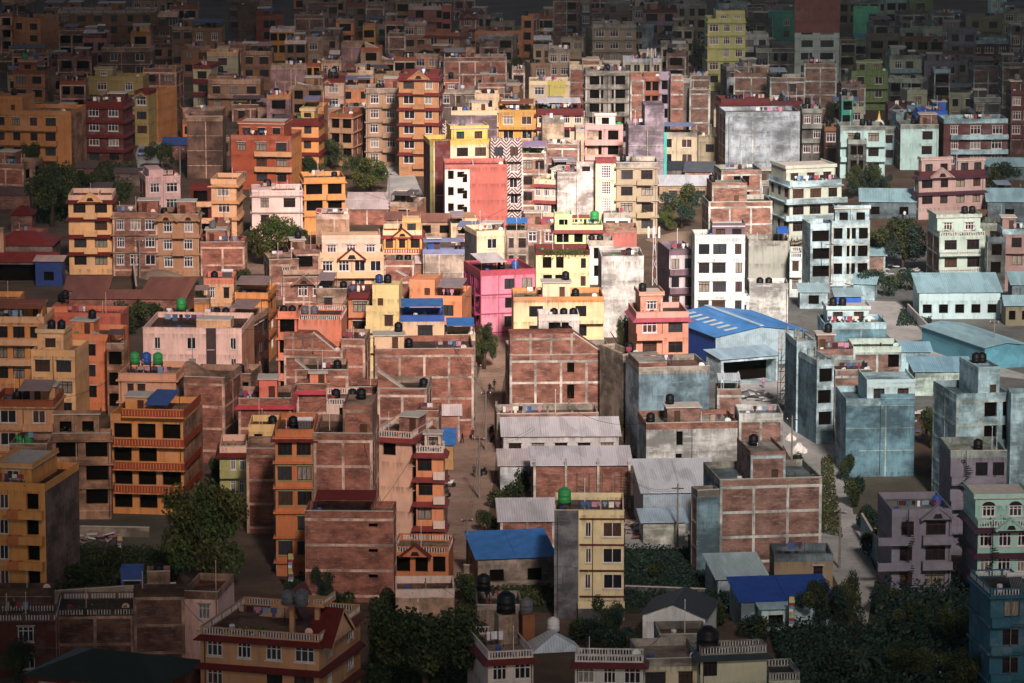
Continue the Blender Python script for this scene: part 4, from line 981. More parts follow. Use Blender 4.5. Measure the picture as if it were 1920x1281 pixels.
    # concrete frame on brick
    def frame(b, z_lo, z_hi, x0, x1, cols=True, beams=True):
        cm = 'beam'
        n = max(1, round((x1 - x0) / 3.6)); p = .035
        if cols:
            for i in range(n + 1):
                x = x0 + (x1 - x0) * i / n; x = min(max(x, x0 + .14), x1 - .14)
                b.box(x - .15, x + .15, -p, .05, z_lo, z_hi, cm, 'k')
        k = 0
        while beams:
            z = Hr - k * FL
            if z < z_lo + .3: break
            if z <= z_hi: b.box(x0 - p, x1 + p, -p - .012, .05, z - .3, z, cm, 'k')
            k += 1
    fb = MB()
    if fm.startswith('brk') or fm == 'brick2' or has('fr'):
        if not has('bands') or 1: frame(fb, 0, Hr, 0, W, not has('bands'))
    if sm.startswith('brk') or has('fr'):
        cm = 'beam'
        nn = max(1, round(D / 4))
        for xx, sg in ((0, -1), (W, 1)):
            x0, x1 = (xx - .035, xx + .05) if sg < 0 else (xx - .05, xx + .035)
            for i in range(nn + 1):
                y = min(max(D * i / nn, .2), D - .14)
                fb.box(x0, x1, y - .15, y + .15, 0, Hr - .02, cm)
            k = 0
            while Hr - k * FL > .4:
                z = Hr - k * FL; fb.box(x0 - .008 * (sg < 0), x1 + .008 * (sg > 0), .06, D, z - .3, z - .012, cm); k += 1
    fb.build('concrete_frame', root)
    if PAL.get(fm, ('',))[0] == 'cement' and W > 5 and rnd.random() < .8:
        q = MB(); k = 0
        while Hr - k * FL > 1:
            x0 = rnd.uniform(0, .3) * W * (rnd.random() < .4); q.box(x0, W - .05, -.014, 0, Hr - k * FL - .12, Hr - k * FL - rnd.uniform(0, .05), 'beam', 'k'); k += 1
        x = W * rnd.uniform(.3, .6); q.box(x, x + .16, -.012, 0, 0, Hr - .2, 'beam', 'k'); q.build('render_band', root)
    # strips of another finish on the front
    for ar in T.get('st', []):
        u0, u1 = float(ar[0]), float(ar[1]); q = MB(); hz = float(ar[3]) * FL if len(ar) > 3 else 0
        z0 = Hr - hz if hz else 0
        q.box(u0 * W, u1 * W, -.06, .0, z0, Hr + par + .02, ar[2], 'k'); q.build('wall_panel', root)
    # ledges, eaves, balconies
    for key in ('sl', 'sl2'):
        for ar in T.get(key, []):
            c = ar[0] if key == 'sl' else 'maroon'; q = MB(); k = 0; x0 = 0 if key == 'sl' else float(ar[0]) * W
            while Hr - k * FL > 1.5:
                z = Hr - k * FL; pr = .32 if key == 'sl' else .12
                q.box(x0 - (pr if key == 'sl' else 0), W + pr, -pr, .03, z - .2, z - .03, c)
                if key == 'sl': q.box(-pr, .0, .03, D, z - .2, z - .03, c); q.box(W, W + pr, .03, D, z - .2, z - .03, c)
                k += 1
            q.build('floor_ledge', root)
    for key in ('ev', 'ev0', 'ef'):
        for ar in T.get(key, []):
            c = ar[0]; q = MB()
            ks = [0] if key != 'ef' else range(0 if not has('ev') else 1, 9)
            for k in ks:
                z = Hr - k * FL
                if z < 2: break
                o, hh = .55, .45
                for (p0, p1, q0, q1) in (((0, 0), (W, 0), (-o, -o), (W + o, -o)), ((0, D), (0, 0), (-o, D), (-o, -o)), ((W, 0), (W, D), (W + o, -o), (W + o, D))):
                    A, B_, C_, D_ = (*p0, z), (*p1, z), (*q1, z - hh), (*q0, z - hh)
                    q.poly([D_, C_, B_, A], c); lo = -.1
                    q.poly([(D_[0], D_[1], D_[2] + lo), (C_[0], C_[1], C_[2] + lo), C_, D_], c)
                    q.poly([(*p0, z - hh - .1), (*p1, z - hh - .1), (C_[0], C_[1], C_[2] + lo), (D_[0], D_[1], D_[2] + lo)], 'lime_edge')
            q.build('eave', root)
    for ar in T.get('ba', []):
        u0, u1, c = float(ar[0]), float(ar[1]), ar[2]; pr = 1.0 if W > 5 else .7
        k = 1
        while Hr - k * FL > 1.5:
            z = Hr - k * FL; q = MB(); x0, x1 = u0 * W, u1 * W
            q.box(x0, x1, -pr, -.04, z - .18, z, c)
            if rnd.random() < .65 or has('rl') is False:
                q.box(x0, x1, -pr, -pr + .1, z, z + .75, c); q.box(x0, x0 + .1, -pr + .1, -.04, z, z + .75, c); q.box(x1 - .1, x1, -pr + .1, -.04, z, z + .75, c)
            else: balustrade(q, x0, x1, -pr, -pr + .12, z, .85, c)
            q.build('balcony', root); k += 1
    for ar in T.get('bw', []):
        k = 0
        while Hr - k * FL > 1.5 and k < 4:
            z = Hr - k * FL - (0 if k else -.75); q = MB(); pr = 1.0; x0 = .18 * W if k == 0 else -.02 * W
            z -= .0
            q.box(x0, W + .3, -pr, -.04, z - .18, z, 'amber')
            q.box(x0, W + .3, -pr, -pr + .1, z, z + .85, ar[0]); q.box(W + .2, W + .3, -pr + .1, D * .8, z, z + .85, ar[0])
            n = int((W - x0) / .35)
            for i in range(n): x = x0 + .1 + (W - x0) * i / n; q.box(x, x + .08, -pr - .03, -pr, z + .1, z + .75, 'amber')
            q.box(x0, W + .3, -pr - .05, -pr + .1, z + .85, z + .95, 'amber'); q.build('balcony', root); k += 1
    for ar in T.get('bw1', []):
        q = MB(); z = Hr - FL; q.box(0, W, -.9, -.04, z - .18, z, 'cream'); q.box(0, W, -.9, -.8, z, z + .7, ar[0])
        for i in range(int(W / .4)): q.box(.1 + i * .4, .22 + i * .4, -.93, -.9, z + .1, z + .6, 'plastw')
        for i in range(4): x = .2 + (W - .5) * i / 3; q.box(x, x + .22, -.85, -.6, z + .7, Hr - .55, 'yellow')
        q.build('balcony', root)
    # gables
    for ar in T.get('gb', []):
        u = float(ar[0]); c = ar[1]; q = MB(); w = min(1.9, W * .24); z = Hr - .25; cx = u * W
        q.prism([(cx - w, z), (cx + w, z), (cx, z + w * .85)], -.72, .3, fm)
        q.prism([(cx - w * .35, z + .12), (cx + w * .35, z + .12), (cx + w * .2, z + w * .4), (cx - w * .2, z + w * .4)], -.76, -.725, 'frame_dark')
        for sg in (-1, 1):
            A = (cx + sg * (w + .2), z - .12); B_ = (cx, z + w * .85 + .02); C_ = (cx, z + w * .85 + .2); D_ = (cx + sg * (w + .35), z + .02)
            pts = [A, B_, C_, D_] if sg < 0 else [B_, A, D_, C_]
            q.prism(pts, -.9, .3, 'maroon' if c in ('roofred',) else c)
        q.build('gable', root)
    # parapet
    q = MB(); zt = Hr + par; e = .015; z0 = Hr - .03; t = .14
    xa, xb = -e, W + e
    if T.get('cut2'): xb = xb if float(T['cut2'][0][0]) > 0 else float(T['cut2'][0][1]) * W
    pc = pm
    if has('rl'):
        q.box(-e, W + e, -e, D + e, Hr - .12, Hr - .0, fm, 'tb')
        balustrade(q, xa, xb, -e, t, Hr, par, pc); balustrade(q, -e, t, t, D, Hr, par, pc); balustrade(q, W - t, W + e, t, D, Hr, par, pc); balustrade(q, t, W - t, D - t, D, Hr, par, pc)
    else:
        q.box(xa, xb, -e, t, z0, zt, pc); q.box(-e, t, t, D - t, z0, zt - .003, pc); q.box(W - t, W + e, t, D - t, z0, zt - .003, pc); q.box(-e, W + e, D - t, D + e, z0, zt - .006, pc)
        if near or rnd.random() < .5:
            q.box(-.06, W + .06, -.06, t + .03, zt, zt + .06, 'lime_edge' if pc in ('cem', 'brk', 'cemw', 'white', 'offwhite') else pc)
        if pc == 'brk' or pc == 'brkc' or pc == 'brkd':
            pass
        if pc in ('cem', 'cemc') and fm.startswith('br') and not has('nobrkpar'):
            q.box(.3, W - .3, -e - .02, -e, Hr + .04, zt - .12, fm)
    q.build('parapet', root)
    # upper blocks
    def cabin(u0, u1, h, c, v0, v1, withwin, nm='roof_cabin', zb=None):
        x0, x1 = u0 * W, u1 * W; y0 = v0; y1 = max(min(D - .2, v1), y0 + 1.2); z = zb if zb is not None else Hr
        cb = MB(); hs, ws = [], []; w = x1 - x0
        if withwin and w > 1.6:
            n = max(1, int(w / 2.4)); st2 = ({t_[2] for t_ in (k for k, _ in multi) if len(t_) > 2 and t_[0] == 'w'} or {'a'}).pop()
            if st2 not in 'agobhscr': st2 = 'a'
            for i in range(n):
                cu = w * (i + .5) / n; ww = min(1.4, w / n * .6); ww = round(ww * 5) / 5
                if ww >= .4: hs.append((cu - ww/2, cu + ww/2, z + .8, z + min(2.1, h - .3), .16 if st2 != 'o' else .46)); ws.append((cu, z + .8, ww, min(2.1, h - .3) - .8, st2))
        elif h >= 1.9 and w > 1.2:
            cu = w * rnd.choice([.3, .7]); hs.append((cu - .4, cu + .4, z + .02, z + 1.85, .16))
        facade(cb, w, z, z + h, hs, c, lambda u, d, zz: (x0 + u, y0 + d, zz))
        cb.poly([(x1, y0, z), (x1, y1, z), (x1, y1, z + h), (x1, y0, z + h)], c); cb.poly([(x0, y1, z), (x0, y0, z), (x0, y0, z + h), (x0, y1, z + h)], c)
        cb.poly([(x1, y1, z), (x0, y1, z), (x0, y1, z + h), (x1, y1, z + h)], c)
        co = cb.build(nm, root)
        rb = MB(); ov = .22 if h > 1.7 and not nm == 'upper_wall' else .03
        rb.box(x0 - ov, x1 + ov, y0 - ov, y1 + ov, z + h, z + h + .14, pc if nm == 'upper_wall' else 'lime_edge')
        if nm == 'upper_wall' and h > 2 or (withwin and w > 2.5):
            rb.box(x0 - ov, x1 + ov, y0 - ov, y0 - ov + .12, z + h + .14, z + h + .55, c); rb.box(x0 - ov, x0 - ov + .12, y0 - ov + .12, y1, z + h + .14, z + h + .55, c); rb.box(x1 + ov - .12, x1 + ov, y0 - ov + .12, y1, z + h + .14, z + h + .55, c)
        rb.build('cabin_roof', co)
        for (cu, z0_, ww, hh, s_) in ws: obj('window', win_mesh(ww, hh, s_), co, (x0 + cu, y0, z0_))
        if hs and not ws:
            u0_, u1_, a0_, a1_, _d = hs[0]; dd = MB(); dd.box(x0 + u0_, x0 + u1_, y0 + .1, y0 + .15, a0_, a1_, 'wood'); dd.build('door', co)
        if fm.startswith('brk') and c == fm:
            gb = MB(); cm = 'cemc' if fm == 'brkc' else 'cem'
            for x in (x0 + .12, x1 - .12): gb.box(x - .12, x + .12, y0 - .035, y0, z, z + h - .02, cm, 'k')
            gb.box(x0 + .26, x1 - .26, y0 - .035, y0, z + h - .3, z + h - .01, cm, 'k'); gb.build('cabin_frame', co)
        return (x0, x1, y0, y1, z + h + .14)
    tops = []
    if 'no' not in T and not has('sh') and W > 4 and D > 4 and rnd.random() < .2: multi.append(('sh', ['%.2f' % rnd.choice([0, .4]), '%.2f' % rnd.choice([.5, .95]), rnd.choice(['grey', 'greyd', 'rust', 'greyblue', 'tin'])]))
    for k, ar in multi:
        try:
            if k == 'pt': tops.append(cabin(float(ar[0]), float(ar[1]), float(ar[3]) if len(ar) > 3 else 2.2, ar[2], D * .3, D * .3 + 3.2, False))
            elif k == 'up': tops.append(cabin(float(ar[0]), float(ar[1]), float(ar[2]) + PH * .6, fm, .02, D * .8, False, 'upper_wall'))
            elif k in ('up2', 'up3'): tops.append(cabin(float(ar[0]), float(ar[1]), float(ar[2]), fm, min(2.2, D * .3), D * .9, True, 'roof_cabin'))
            elif k == 'up4': tops.append(cabin(float(ar[0]), float(ar[1]), float(ar[2]), 'brkc', D * .3, D * .3 + 3, False))
            elif k in ('ub', 'ub0'): tops.append(cabin(float(ar[0]), float(ar[1]), float(ar[2]), ar[3], .02 if k == 'ub' else .3, D * .8, float(ar[2]) > 1.9, 'upper_wall'))
            elif k == 'ub3': tops.append(cabin(float(ar[0]), float(ar[1]), float(ar[2]), ar[3], min(1.8, D * .25), D * .9, True))
            elif k in ('tri', 'tri2'):
                u0, u1, h = float(ar[0]), float(ar[1]), float(ar[2]); q = MB()
                if k == 'tri': pts = [(u0 * W, Hr), (u1 * W, Hr), (u1 * W, Hr + .3), (u0 * W, Hr + h)]
                else: pts = [(u0 * W, Hr), (u1 * W, Hr), (u1 * W, Hr + .3), (u0 * W + .8, Hr + h), (u0 * W, Hr + h)]
                q.prism(pts, .2, 1.6, fm if not fm.startswith('brk') or k == 'tri' else 'cem')
                q.prism([(p[0], p[1] + .004) for p in (pts[2:] + [(pts[-1][0], pts[-1][1] + .14), (pts[2][0], pts[2][1] + .14)])], .16, 1.64, 'lime_edge') if len(pts) == 4 else None
                q.build('stair_wall', root)
        except ValueError as ex: print('tok', k, ar, ex)
    if 'no' not in T and not tops and W > 4.5 and D > 5 and rnd.random() < .6:
        u = rnd.choice([.05, .1, .45, .55]); tops.append(cabin(u, u + min(.45, 3.2 / W), rnd.uniform(2, 2.5), rnd.choice([fm, fm, sm, pm]) if pm in PAL else fm, D * .35, D * .35 + 3, False))
    if cut and T.get('cut'):
        u0, u1, h = [float(x) for x in cut[0]]; q = MB()
        q.prism([(u0 * W, Hr + h + .02), (u1 * W, Hr + .02), (u1 * W, Hr + .18), (u0 * W, Hr + h + .18)], -.02, .3, 'lime_edge')
        cm = 'cem'
        for i in range(1, 4):
            x = W * i / 4 * u0 * 1.3
            if x < u0 * W: q.box(x - .15, x + .15, -.035, .0, Hr, Hr + h, cm, 'k')
        q.box(-.03, u0 * W + .2, -.05, .0, Hr + h - FL * .2 - .3, Hr + h - FL * .2, cm, 'k')
        q.build('coping', root)
    # canopies
    cz = 0
    for k, ar in multi:
        if k in ('sh', 'sh2'):
            u0, u1, c = float(ar[0]), float(ar[1]), ar[2]; q = MB(); x0, x1 = u0 * W + .1, u1 * W - .1; z = Hr + 2.0
            y0, y1 = .15, D * .65
            pts = [(x0, y0, z), (x1, y0, z), (x1, y1, z + .45), (x0, y1, z + .45)]
            q.poly(pts, c if c in PAL else 'grey'); q.poly([(p[0], p[1], p[2] - .05) for p in reversed(pts)], c)
            q.poly([(x0, y0, z - .05), (x1, y0, z - .05), (x1, y0, z), (x0, y0, z)], c); q.build('canopy_roof', root)
            q = MB()
            for x in (x0 + .1, x1 - .1): q.bar((x, y0 + .1, Hr), (x, y0 + .1, z - .05), .05, 'wood'); q.bar((x, y1 - .1, Hr), (x, y1 - .1, z + .35), .05, 'wood')
            q.build('canopy_posts', root)
    if has('rb') or ('no' not in T and fm.startswith('br') and rnd.random() < .5):
        n = max(2, int(W / 3.2))
        for i in range(n + 1):
            for y in (.25, D - .3):
                x = .2 + (W - .4) * i / n; hh = rnd.uniform(1.0, 1.7)
                q = MB(); q.box(x - .13, x + .13, y - .12, y + .12, Hr + .1, Hr + hh, 'cem')
                for dx in (-.08, .08): q.bar((x + dx, y, Hr + hh - .1), (x + dx * 1.6, y, Hr + hh + rnd.uniform(.5, 1.1)), .015, 'rust', 3)
                q.build('column_stub', root)
    if has('sp'):
        q = MB(); cx, cy = W * .25, -.9
        q.bar((cx, cy, 0), (cx, cy, Hr + 1), .06, 'frame_dark')
        for i in range(int(Hr / .22)):
            t = i * .42; q.box(cx, cx + .02, cy, cy + .01, 0, 0.01, 'frame_dark'); q.bar((cx, cy, .2 + i * .22), (cx + .75 * math.cos(t), cy + .75 * math.sin(t), .2 + i * .22), .06, 'frame_dark')
        q.build('spiral_stair', root)
    if fm[:2] != 'br' and rnd.random() < .7 and W > 3.5 and a[3] > 1.5:
        u = rnd.choice([.04, .96, .5]) * W; q = MB(); q.bar((u, -.07, .3), (u, -.07, Hr), .05, rnd.choice(['wood', 'pole_grey', 'black'])); q.build('drainpipe', root)
    if has('gp'):
        q = MB(); q.box(W - .1, W + .45, -.3, .2, 0, Hr - .5, 'turq'); q.build('drainpipe', root)
    if has('iv'):
        q = MB(); leaf_quads(q, 900, lambda: Vector((rnd.betavariate(2, 1.6) * W, -.15 + rnd.gauss(0, .12), Hr + .8 - abs(rnd.gauss(0, .5)))), .13, 'leaf_pot'); q.build('vine', root)
    if has('base'):
        q = MB(); q.box(.34 * W, W + .12, -.8, -.05, 0, 1.3, 'cemd'); q.box(.34 * W, W + .12, -.8, -.74, 1.3, 2.1, 'cream2'); q.build('plinth', root)
        q = MB()
        for i in range(4): q.bar((W * .55, -.1, 1.5), (W * .55, -.1, Hr), .05, 'wood')
        q.build('drainpipe', root)
    if has('pinktrim'):
        q = MB()
        for x in (0.06, .33 * W, .62 * W, W - .06): q.box(x - .06, x + .06, -.05, -.015, 0, Hr, 'pinkred')
        for k in range(1, 4): q.box(0, W, -.05, -.052, 0, 0, 'pinkred'); q.box(.13, .62 * W - .1, -.065, -.02, Hr - k * FL - .12, Hr - k * FL + .05, 'magenta')
        q.build('trim', root)
        q = MB()
        for k in range(1, 3):
            z = Hr - k * FL; q.box(-.9, -.06, 0, D, z - .15, z, 'magenta'); q.box(-.9, -.82, 0, D, z, z + .9, 'magenta')
            q.box(-.9, -.8, 0.1, .2, z, z + FL - .2, 'magenta')
        q.build('side_balcony', root)
    if has('tp'):     # roof platform on pillars, roof gable
        q = MB(); x0, x1, y0, y1 = W * .62, W * .98, 2.2, 6; z = Hr + 2.9
        q.box(x0, x1, y0, y1, z, z + .25, 'sand'); balustrade(q, x0, x1, y0, y0 + .15, z + .25, .6, 'sand'); balustrade(q, x1 - .15, x1, y0 + .15, y1, z + .25, .6, 'sand')
        for x in (x0 + .9, x1 - .9): q.box(x - .22, x + .22, y0 + .6, y0 + 1.04, Hr + .02, z, 'sand')
        q.build('tank_platform', root)
        q = MB(); gx = W * .25; q.prism([(gx, Hr), (gx + 4.4, Hr), (gx + 3.2, Hr + 2.6)], D * .66, D * .95, 'sand')
        q.prism([(gx + 3.15, Hr + 2.62), (gx + 4.5, Hr + .05), (gx + 5, Hr + .05), (gx + 3.4, Hr + 2.9)], D * .6, D * .99, 'maroon'); q.build('roof_gable', root)
        q = MB(); y0, y1, w = .6, 7.6, 3.5       # gable on the right side
        q.poly([(W + .9, y0, Hr - .4), (W + .9, y1, Hr - .4), (W + .9, (y0 + y1) / 2, Hr + 2.3)], 'cream')
        for (p, s2) in ((y0 - .4, 1), (y1 + .4, -1)):
            mid = ((y0 + y1) / 2, Hr + 2.55); q.poly([(W - 1.6, p, Hr - .6), (W + 1.25, p, Hr - .6), (W + 1.25, mid[0], mid[1]), (W - 1.6, mid[0], mid[1])][::s2], 'maroon')
            q.poly([(W + 1.25, p, Hr - .6), (W + 1.25, p + s2 * .5, Hr - .6), (W + 1.25, mid[0], mid[1] - .35), (W + 1.25, mid[0], mid[1])], 'cream')
        q.prism([(0, 0)], 0, 0, 'cream') if 0 else None
        q.build('side_gable', root)
        g = lambda x, y: root.matrix_basis @ Vector((x, y, z + .27))
        M = Matrix.Translation((P.x, P.y, 0)) @ Matrix.Rotation(yaw, 4, 'Z')
        for i, (x, y) in enumerate(((x0 + 1, y0 + .9), (x0 + 2.2, y0 + 1.6), (x0 + 2.4, y0 + .8))):
            tank(M @ Vector((x, y, z + .27)), 'grey', ['left', 'rear', 'right'][i] + ' grey tank on the balustraded platform of the sand-coloured house', 0, 1.15)
    if has('tt'):
        q = MB(); x0, x1 = W * .5, W * 1.05; y0 = D * .55
        q.box(x0, x0 + 1.9, y0, y0 + 2.2, Hr, Hr + 2.9, 'cemw'); q.box(x0 + 2.3, x0 + 3.5, y0 - .4, y0 + 1.6, Hr, Hr + 2.9, 'rust'); q.build('tank_tower', root)
    M = Matrix.Translation((P.x, P.y, 0)) @ Matrix.Rotation(yaw, 4, 'Z')
    nk = nick(lb)
    if has('tt'):
        tank(M @ Vector((x0 + .95, y0 + 1.1, Hr + 2.9)), 'black', 'big black water tank on top of the stained tank tower', 0, 1.7)
        tank(M @ Vector((x0 + 2.9, y0 + .7, Hr + 2.9)), 'grey', 'grey water tank beside the big black one on the tank tower', 0, 1.2)
        tank(M @ Vector((W * .98 + 3.2, D * .5, Hr - .3 + .2)), 'white', 'white rust-topped water tank beside the stained tank tower', 1.2, 1.1)
        q = MB(); cx = W + 2.6; z = Hr + .1
        for sg in (-1, 1): q.poly([(cx + sg * 2.6, 1.0, z), (cx + sg * 2.6, 5, z), (cx, 4, z + 1.6), (cx, 2, z + 1.6)], 'tinc')
        q.poly([(cx - 2.6, 1.0, z), (cx + 2.6, 1.0, z), (cx, 2, z + 1.6)], 'tinb')
        q.build('skylight', root)
    # roof surface height at a place (cabins raise it)
    tk = []
    for k, ar in multi:
        if k in ('tk', 'tkb'):
            u, n, c = float(ar[0]), int(ar[1]), ar[2]
            for i in range(n): tk.append((u * W + i * 1.35, c, 0, 1.0 if k == 'tk' else 2.0))
        elif k == 'tg':
            for i, c in enumerate(('green', 'blue', 'green')): tk.append((float(ar[0]) * W + i * 1.5, c, 1.6, 1.15))
        elif k in ('tg1', 'tg2'): tk.append((float(ar[0]) * W + .3, 'green', 1.0, 1.3))
        elif k == 'ts': tk.append((.6, 'black', 1.6, 1.3))
    if not has('no'):
        if rnd.random() < .7 and not tk: 
            n = rnd.choice([1, 1, 2]); u = rnd.uniform(.1, .7)
            for i in range(n): tk.append((u * W + i * 1.3, 'black' if rnd.random() < .85 else 'grey', rnd.choice([0, 0, .8]), 1))
    else: pass
    bycol = {}
    for t_ in sorted(tk): 
        if t_[0] < W - .3 or len(tk) < 2: bycol.setdefault(t_[1], []).append(t_)
    for c, lst in bycol.items():
        for (x, c_, h, s), o_ in zip(lst, ordn(lst)):
            y = D * .55; z = Hr + .012; x = min(max(x, .7), max(.7, W - .7))
            if h > .5: y = min(1.6, D * .4)
            for (x0, x1, y0, y1, zz) in tops:
                if x0 - .5 < x < x1 + .5 and y0 - .5 < y < y1 + .6:
                    if x1 - x0 > 1.4: z = zz + .003; x = min(max(x, x0 + .6), x1 - .6); y = min(max(y, y0 + .65), max(y0 + .65, y1 - .6)); h = 0 if h < .5 else h
                    break
            tank(M @ Vector((x, y, z)), c, o_ + c + ' water tank on the ' + nk, h, s)
    ll = [(float(x[0]), float(x[1])) for x in T.get('ld', [])]
    if not has('no') and not ll and rnd.random() < .42: u = rnd.uniform(.1, .5); ll.append((u, u + .4))
    for (u0, u1) in ll:
        x0, x1 = u0 * W, min(u1, 1) * W
        y = .6
        laundry(M @ Vector((x0, y, Hr + .012)), M @ Vector((max(x1, x0 + 1.4), y, Hr + .012)), 'washing hung out on the ' + nk, 0)
    pp = [(float(x[0]), float(x[1])) for x in T.get('pl', [])]
    if not has('no') and not pp and rnd.random() < .5: u = rnd.uniform(.05, .5); pp.append((u, u + .35))
    for (u0, u1) in pp[:1]:
        pots(M @ Vector((max(u0 * W, .3), .42, Hr + .012)), M @ Vector((min(u1 * W, W - .3), .42, Hr + .012)), 'potted plants on the ' + nk)
    if not tops and W > 6 and D > 6 and not has('sh') and rnd.random() < .5:
        q = MB(); x = W * rnd.uniform(.35, .7); q.box(x, x + .14, .2, D * rnd.uniform(.4, .8), Hr + .012, Hr + rnd.uniform(.5, 1.1), fm if PAL.get(fm) else 'cem'); q.build('roof_partition', root)
    if W > 4 and D > 4:
        if rnd.random() < .6: drum(M @ Vector((W * rnd.uniform(.1, .35), rnd.uniform(1.1, 1.6), Hr + .012)), 'plastic drum standing on the ' + nk, rnd.choice(['tank_blue', 'tank_blue', 'tank_white', 'tank_green', 'cloth1']))
        if rnd.random() < .5: planks(M @ Vector((W * rnd.uniform(.3, .6), rnd.uniform(1.3, 1.9), Hr + .012)), 'loose planks lying on the ' + nk, yaw + rnd.uniform(-.5, .5))
        if has('no') and not pp and rnd.random() < .5: u = rnd.uniform(.05, .4); pots(M @ Vector((max(u * W, .3), .42, Hr + .012)), M @ Vector((min((u + .4) * W, W - .3), .42, Hr + .012)), 'potted plants on the ' + nk)
        if has('no') and not ll and rnd.random() < .35 and not has('sh'): laundry(M @ Vector((W * .15, D * .45, Hr + .012)), M @ Vector((W * .55, D * .45, Hr + .012)), 'washing hung out on the ' + nk, 0)
    if has('sr'): solar(M @ Vector((W * .75, min(2.2, D * .5), (tops[-1][4] if tops and tops[-1][1] > W * .8 else Hr) + .012)), 'solar water heater on the ' + nk, yaw)
    if has('ds') or rnd.random() < .2: dish(M @ Vector((W * .9, .5, Hr + .012)), 'satellite dish on the ' + nk)
    for pu in ([.5] if has('pole') else []) + ([rnd.uniform(.1, .9) for _ in range(rnd.choice([0, 0, 1, 1, 2]))] if W > 3 and P.y < 900 else []):
        t_ = MB(); t_.lathe([(.05, 0), (.04, 1.5), (.03, 3.6)], 'plastw', 6); t_.lathe([(.09, 3.6), (.02, 3.75)], 'plastw', 6)
        o = t_.build('roof_pole', None); o.location = M @ Vector((W * pu, rnd.choice([.3, 1.0, D * .5]), Hr + .012)); o.scale = (1, 1, rnd.uniform(.5, 1.05)); tag(o, 'thin pale pole standing on the ' + nk, 'pole', 'poles on the roofs')
    r.append(root)
def make_shed(r):
    _, a, mm, ft, lb, P, W, yaw, H, D = r
    rm, wm = mm[0], mm[1]; rise, typ = a[6], a[7]; D = max(D, 2.4)
    root = thing('shed', lb, 'hall' if W > 14 else 'shed', (P.x, P.y, 0), yaw)
    T = {}; multi = []
    for t in ft: p = t.split(':'); T.setdefault(p[0], []).append(p[1:]); multi.append((p[0], p[1:]))
    holes, wins = [], []
    for k, ar in multi:
        if k[0] in 'w' and len(k) > 2 and k[1].isdigit() and int(k[1]):
            cnt, s_ = int(k[1]), k[2]; cell = W / cnt; w = min(1.6, cell * .55); w = round(w * 5) / 5
            for i in range(cnt):
                cu = cell * (i + .5); z0 = .9 if H > 3 else .7; h = min(1.4, H - z0 - .3)
                if H > 5: z0 = H - 2.2
                h = round(h * 5) / 5
                if w > .3: holes.append((cu - w/2, cu + w/2, z0, z0 + h, .46 if s_ == 'o' else .16)); wins.append((cu, z0, w, h, s_))
    if 'wo' in T: holes.append((.4, W - .4, .05, H - .5, 3.0 if D > 3.4 else 1.5))
    b = MB()
    gable = typ in 'p' 
    facade(b, W, 0, H, holes, wm, lambda u, d, z: (u, d, z))
    b.poly([(0, D, 0), (0, 0, 0), (0, 0, H), (0, D, H + (rise if typ == 'm' else 0))], 'deepblue' if rm == 'warehouse' else wm)
    b.poly([(W, 0, 0), (W, D, 0), (W, D, H + (rise if typ == 'm' else 0)), (W, 0, H)], wm)
    b.poly([(W, D, 0), (0, D, 0), (0, D, H + (rise if typ == 'm' else 0)), (W, D, H + (rise if typ == 'm' else 0))], wm)
    if typ in 'pq':
        for y, s in ((0, 1), (D, -1)): b.poly([(0, y, H), (W, y, H), (W/2, y, H + rise)][::s], wm)
    if typ == 'g':
        for x, s in ((0, -1), (W, 1)): b.poly([(x, 0, H), (x, D, H), (x, D/2, H + rise)][::s], wm)
    if 'wo' in T:
        d = holes[0][4]; b.poly([(.4, d, .05), (W - .4, d, .05), (W - .4, d, H - .5), (.4, d, H - .5)], 'dark_room_sheet')  # back of the porch painted dark in place of its shade
    b.build('wall', root)
    for (cu, z0, w, h, s_) in wins: obj('window', win_mesh(w, h, s_), root, (cu, 0, z0))
    o = .35; th = .06; R_ = MB()
    def slab(p, m):
        R_.poly(p, m); R_.poly([(x, y, z - th) for x, y, z in reversed(p)], m)
        for i in range(len(p)):
            q = (i + 1) % len(p); A, B_ = p[i], p[q]
            R_.poly([(A[0], A[1], A[2] - th), (B_[0], B_[1], B_[2] - th), B_, A], m)
    e = .09
    if typ == 'm':
        n = max(1, int(W / 4)); s = rise / D
        for i in range(n):
            x0 = -o + (W + 2 * o) * i / n; x1 = -o + (W + 2 * o) * (i + 1) / n - (.03 if i < n - 1 else 0)
            dz = rnd.uniform(0, .03) ; slab([(x0, -o, H - s * o + e + dz), (x1, -o, H - s * o + e + dz), (x1, D + o, H + rise + s * o + e + dz), (x0, D + o, H + rise + s * o + e + dz)], rm)
    elif typ == 'g':
        s = rise / (D / 2)
        slab([(-o, -o, H - s * o + e), (W + o, -o, H - s * o + e), (W + o, D/2, H + rise + e), (-o, D/2, H + rise + e)], rm)
        slab([(-o, D/2, H + rise + e), (W + o, D/2, H + rise + e), (W + o, D + o, H - s * o + e), (-o, D + o, H - s * o + e)], rm)
    elif typ in 'pq':
        s = rise / (W / 2)
        slab([(-o, -o, H - s * o + e), (W/2, -o, H + rise + e), (W/2, D + o, H + rise + e), (-o, D + o, H - s * o + e)], rm)
        slab([(W/2, -o, H + rise + e), (W + o, -o, H - s * o + e), (W + o, D + o, H - s * o + e), (W/2, D + o, H + rise + e)], rm)
        if rm == 'warehouse':
            R_.build('roof', root); q = MB()
            for i in range(7):
                x0, x1 = W * .16, W * .30; y = 1.5 + i * (D - 4) / 6; z = lambda x: H + rise * x / (W/2) + e + .03
                q.poly([(x0, y, z(x0)), (x1, y, z(x1)), (x1, y + 1, z(x1)), (x0, y + 1, z(x0))], 'plastw')
            q.build('skylights', root); R_ = None
            q = MB(); q.box(W/2 - .35, W/2 + .35, -o, D + o, H + rise + e + .01, H + rise + e + .12, 'tinb'); q.build('ridge_cap', root)
    elif typ == 'h':
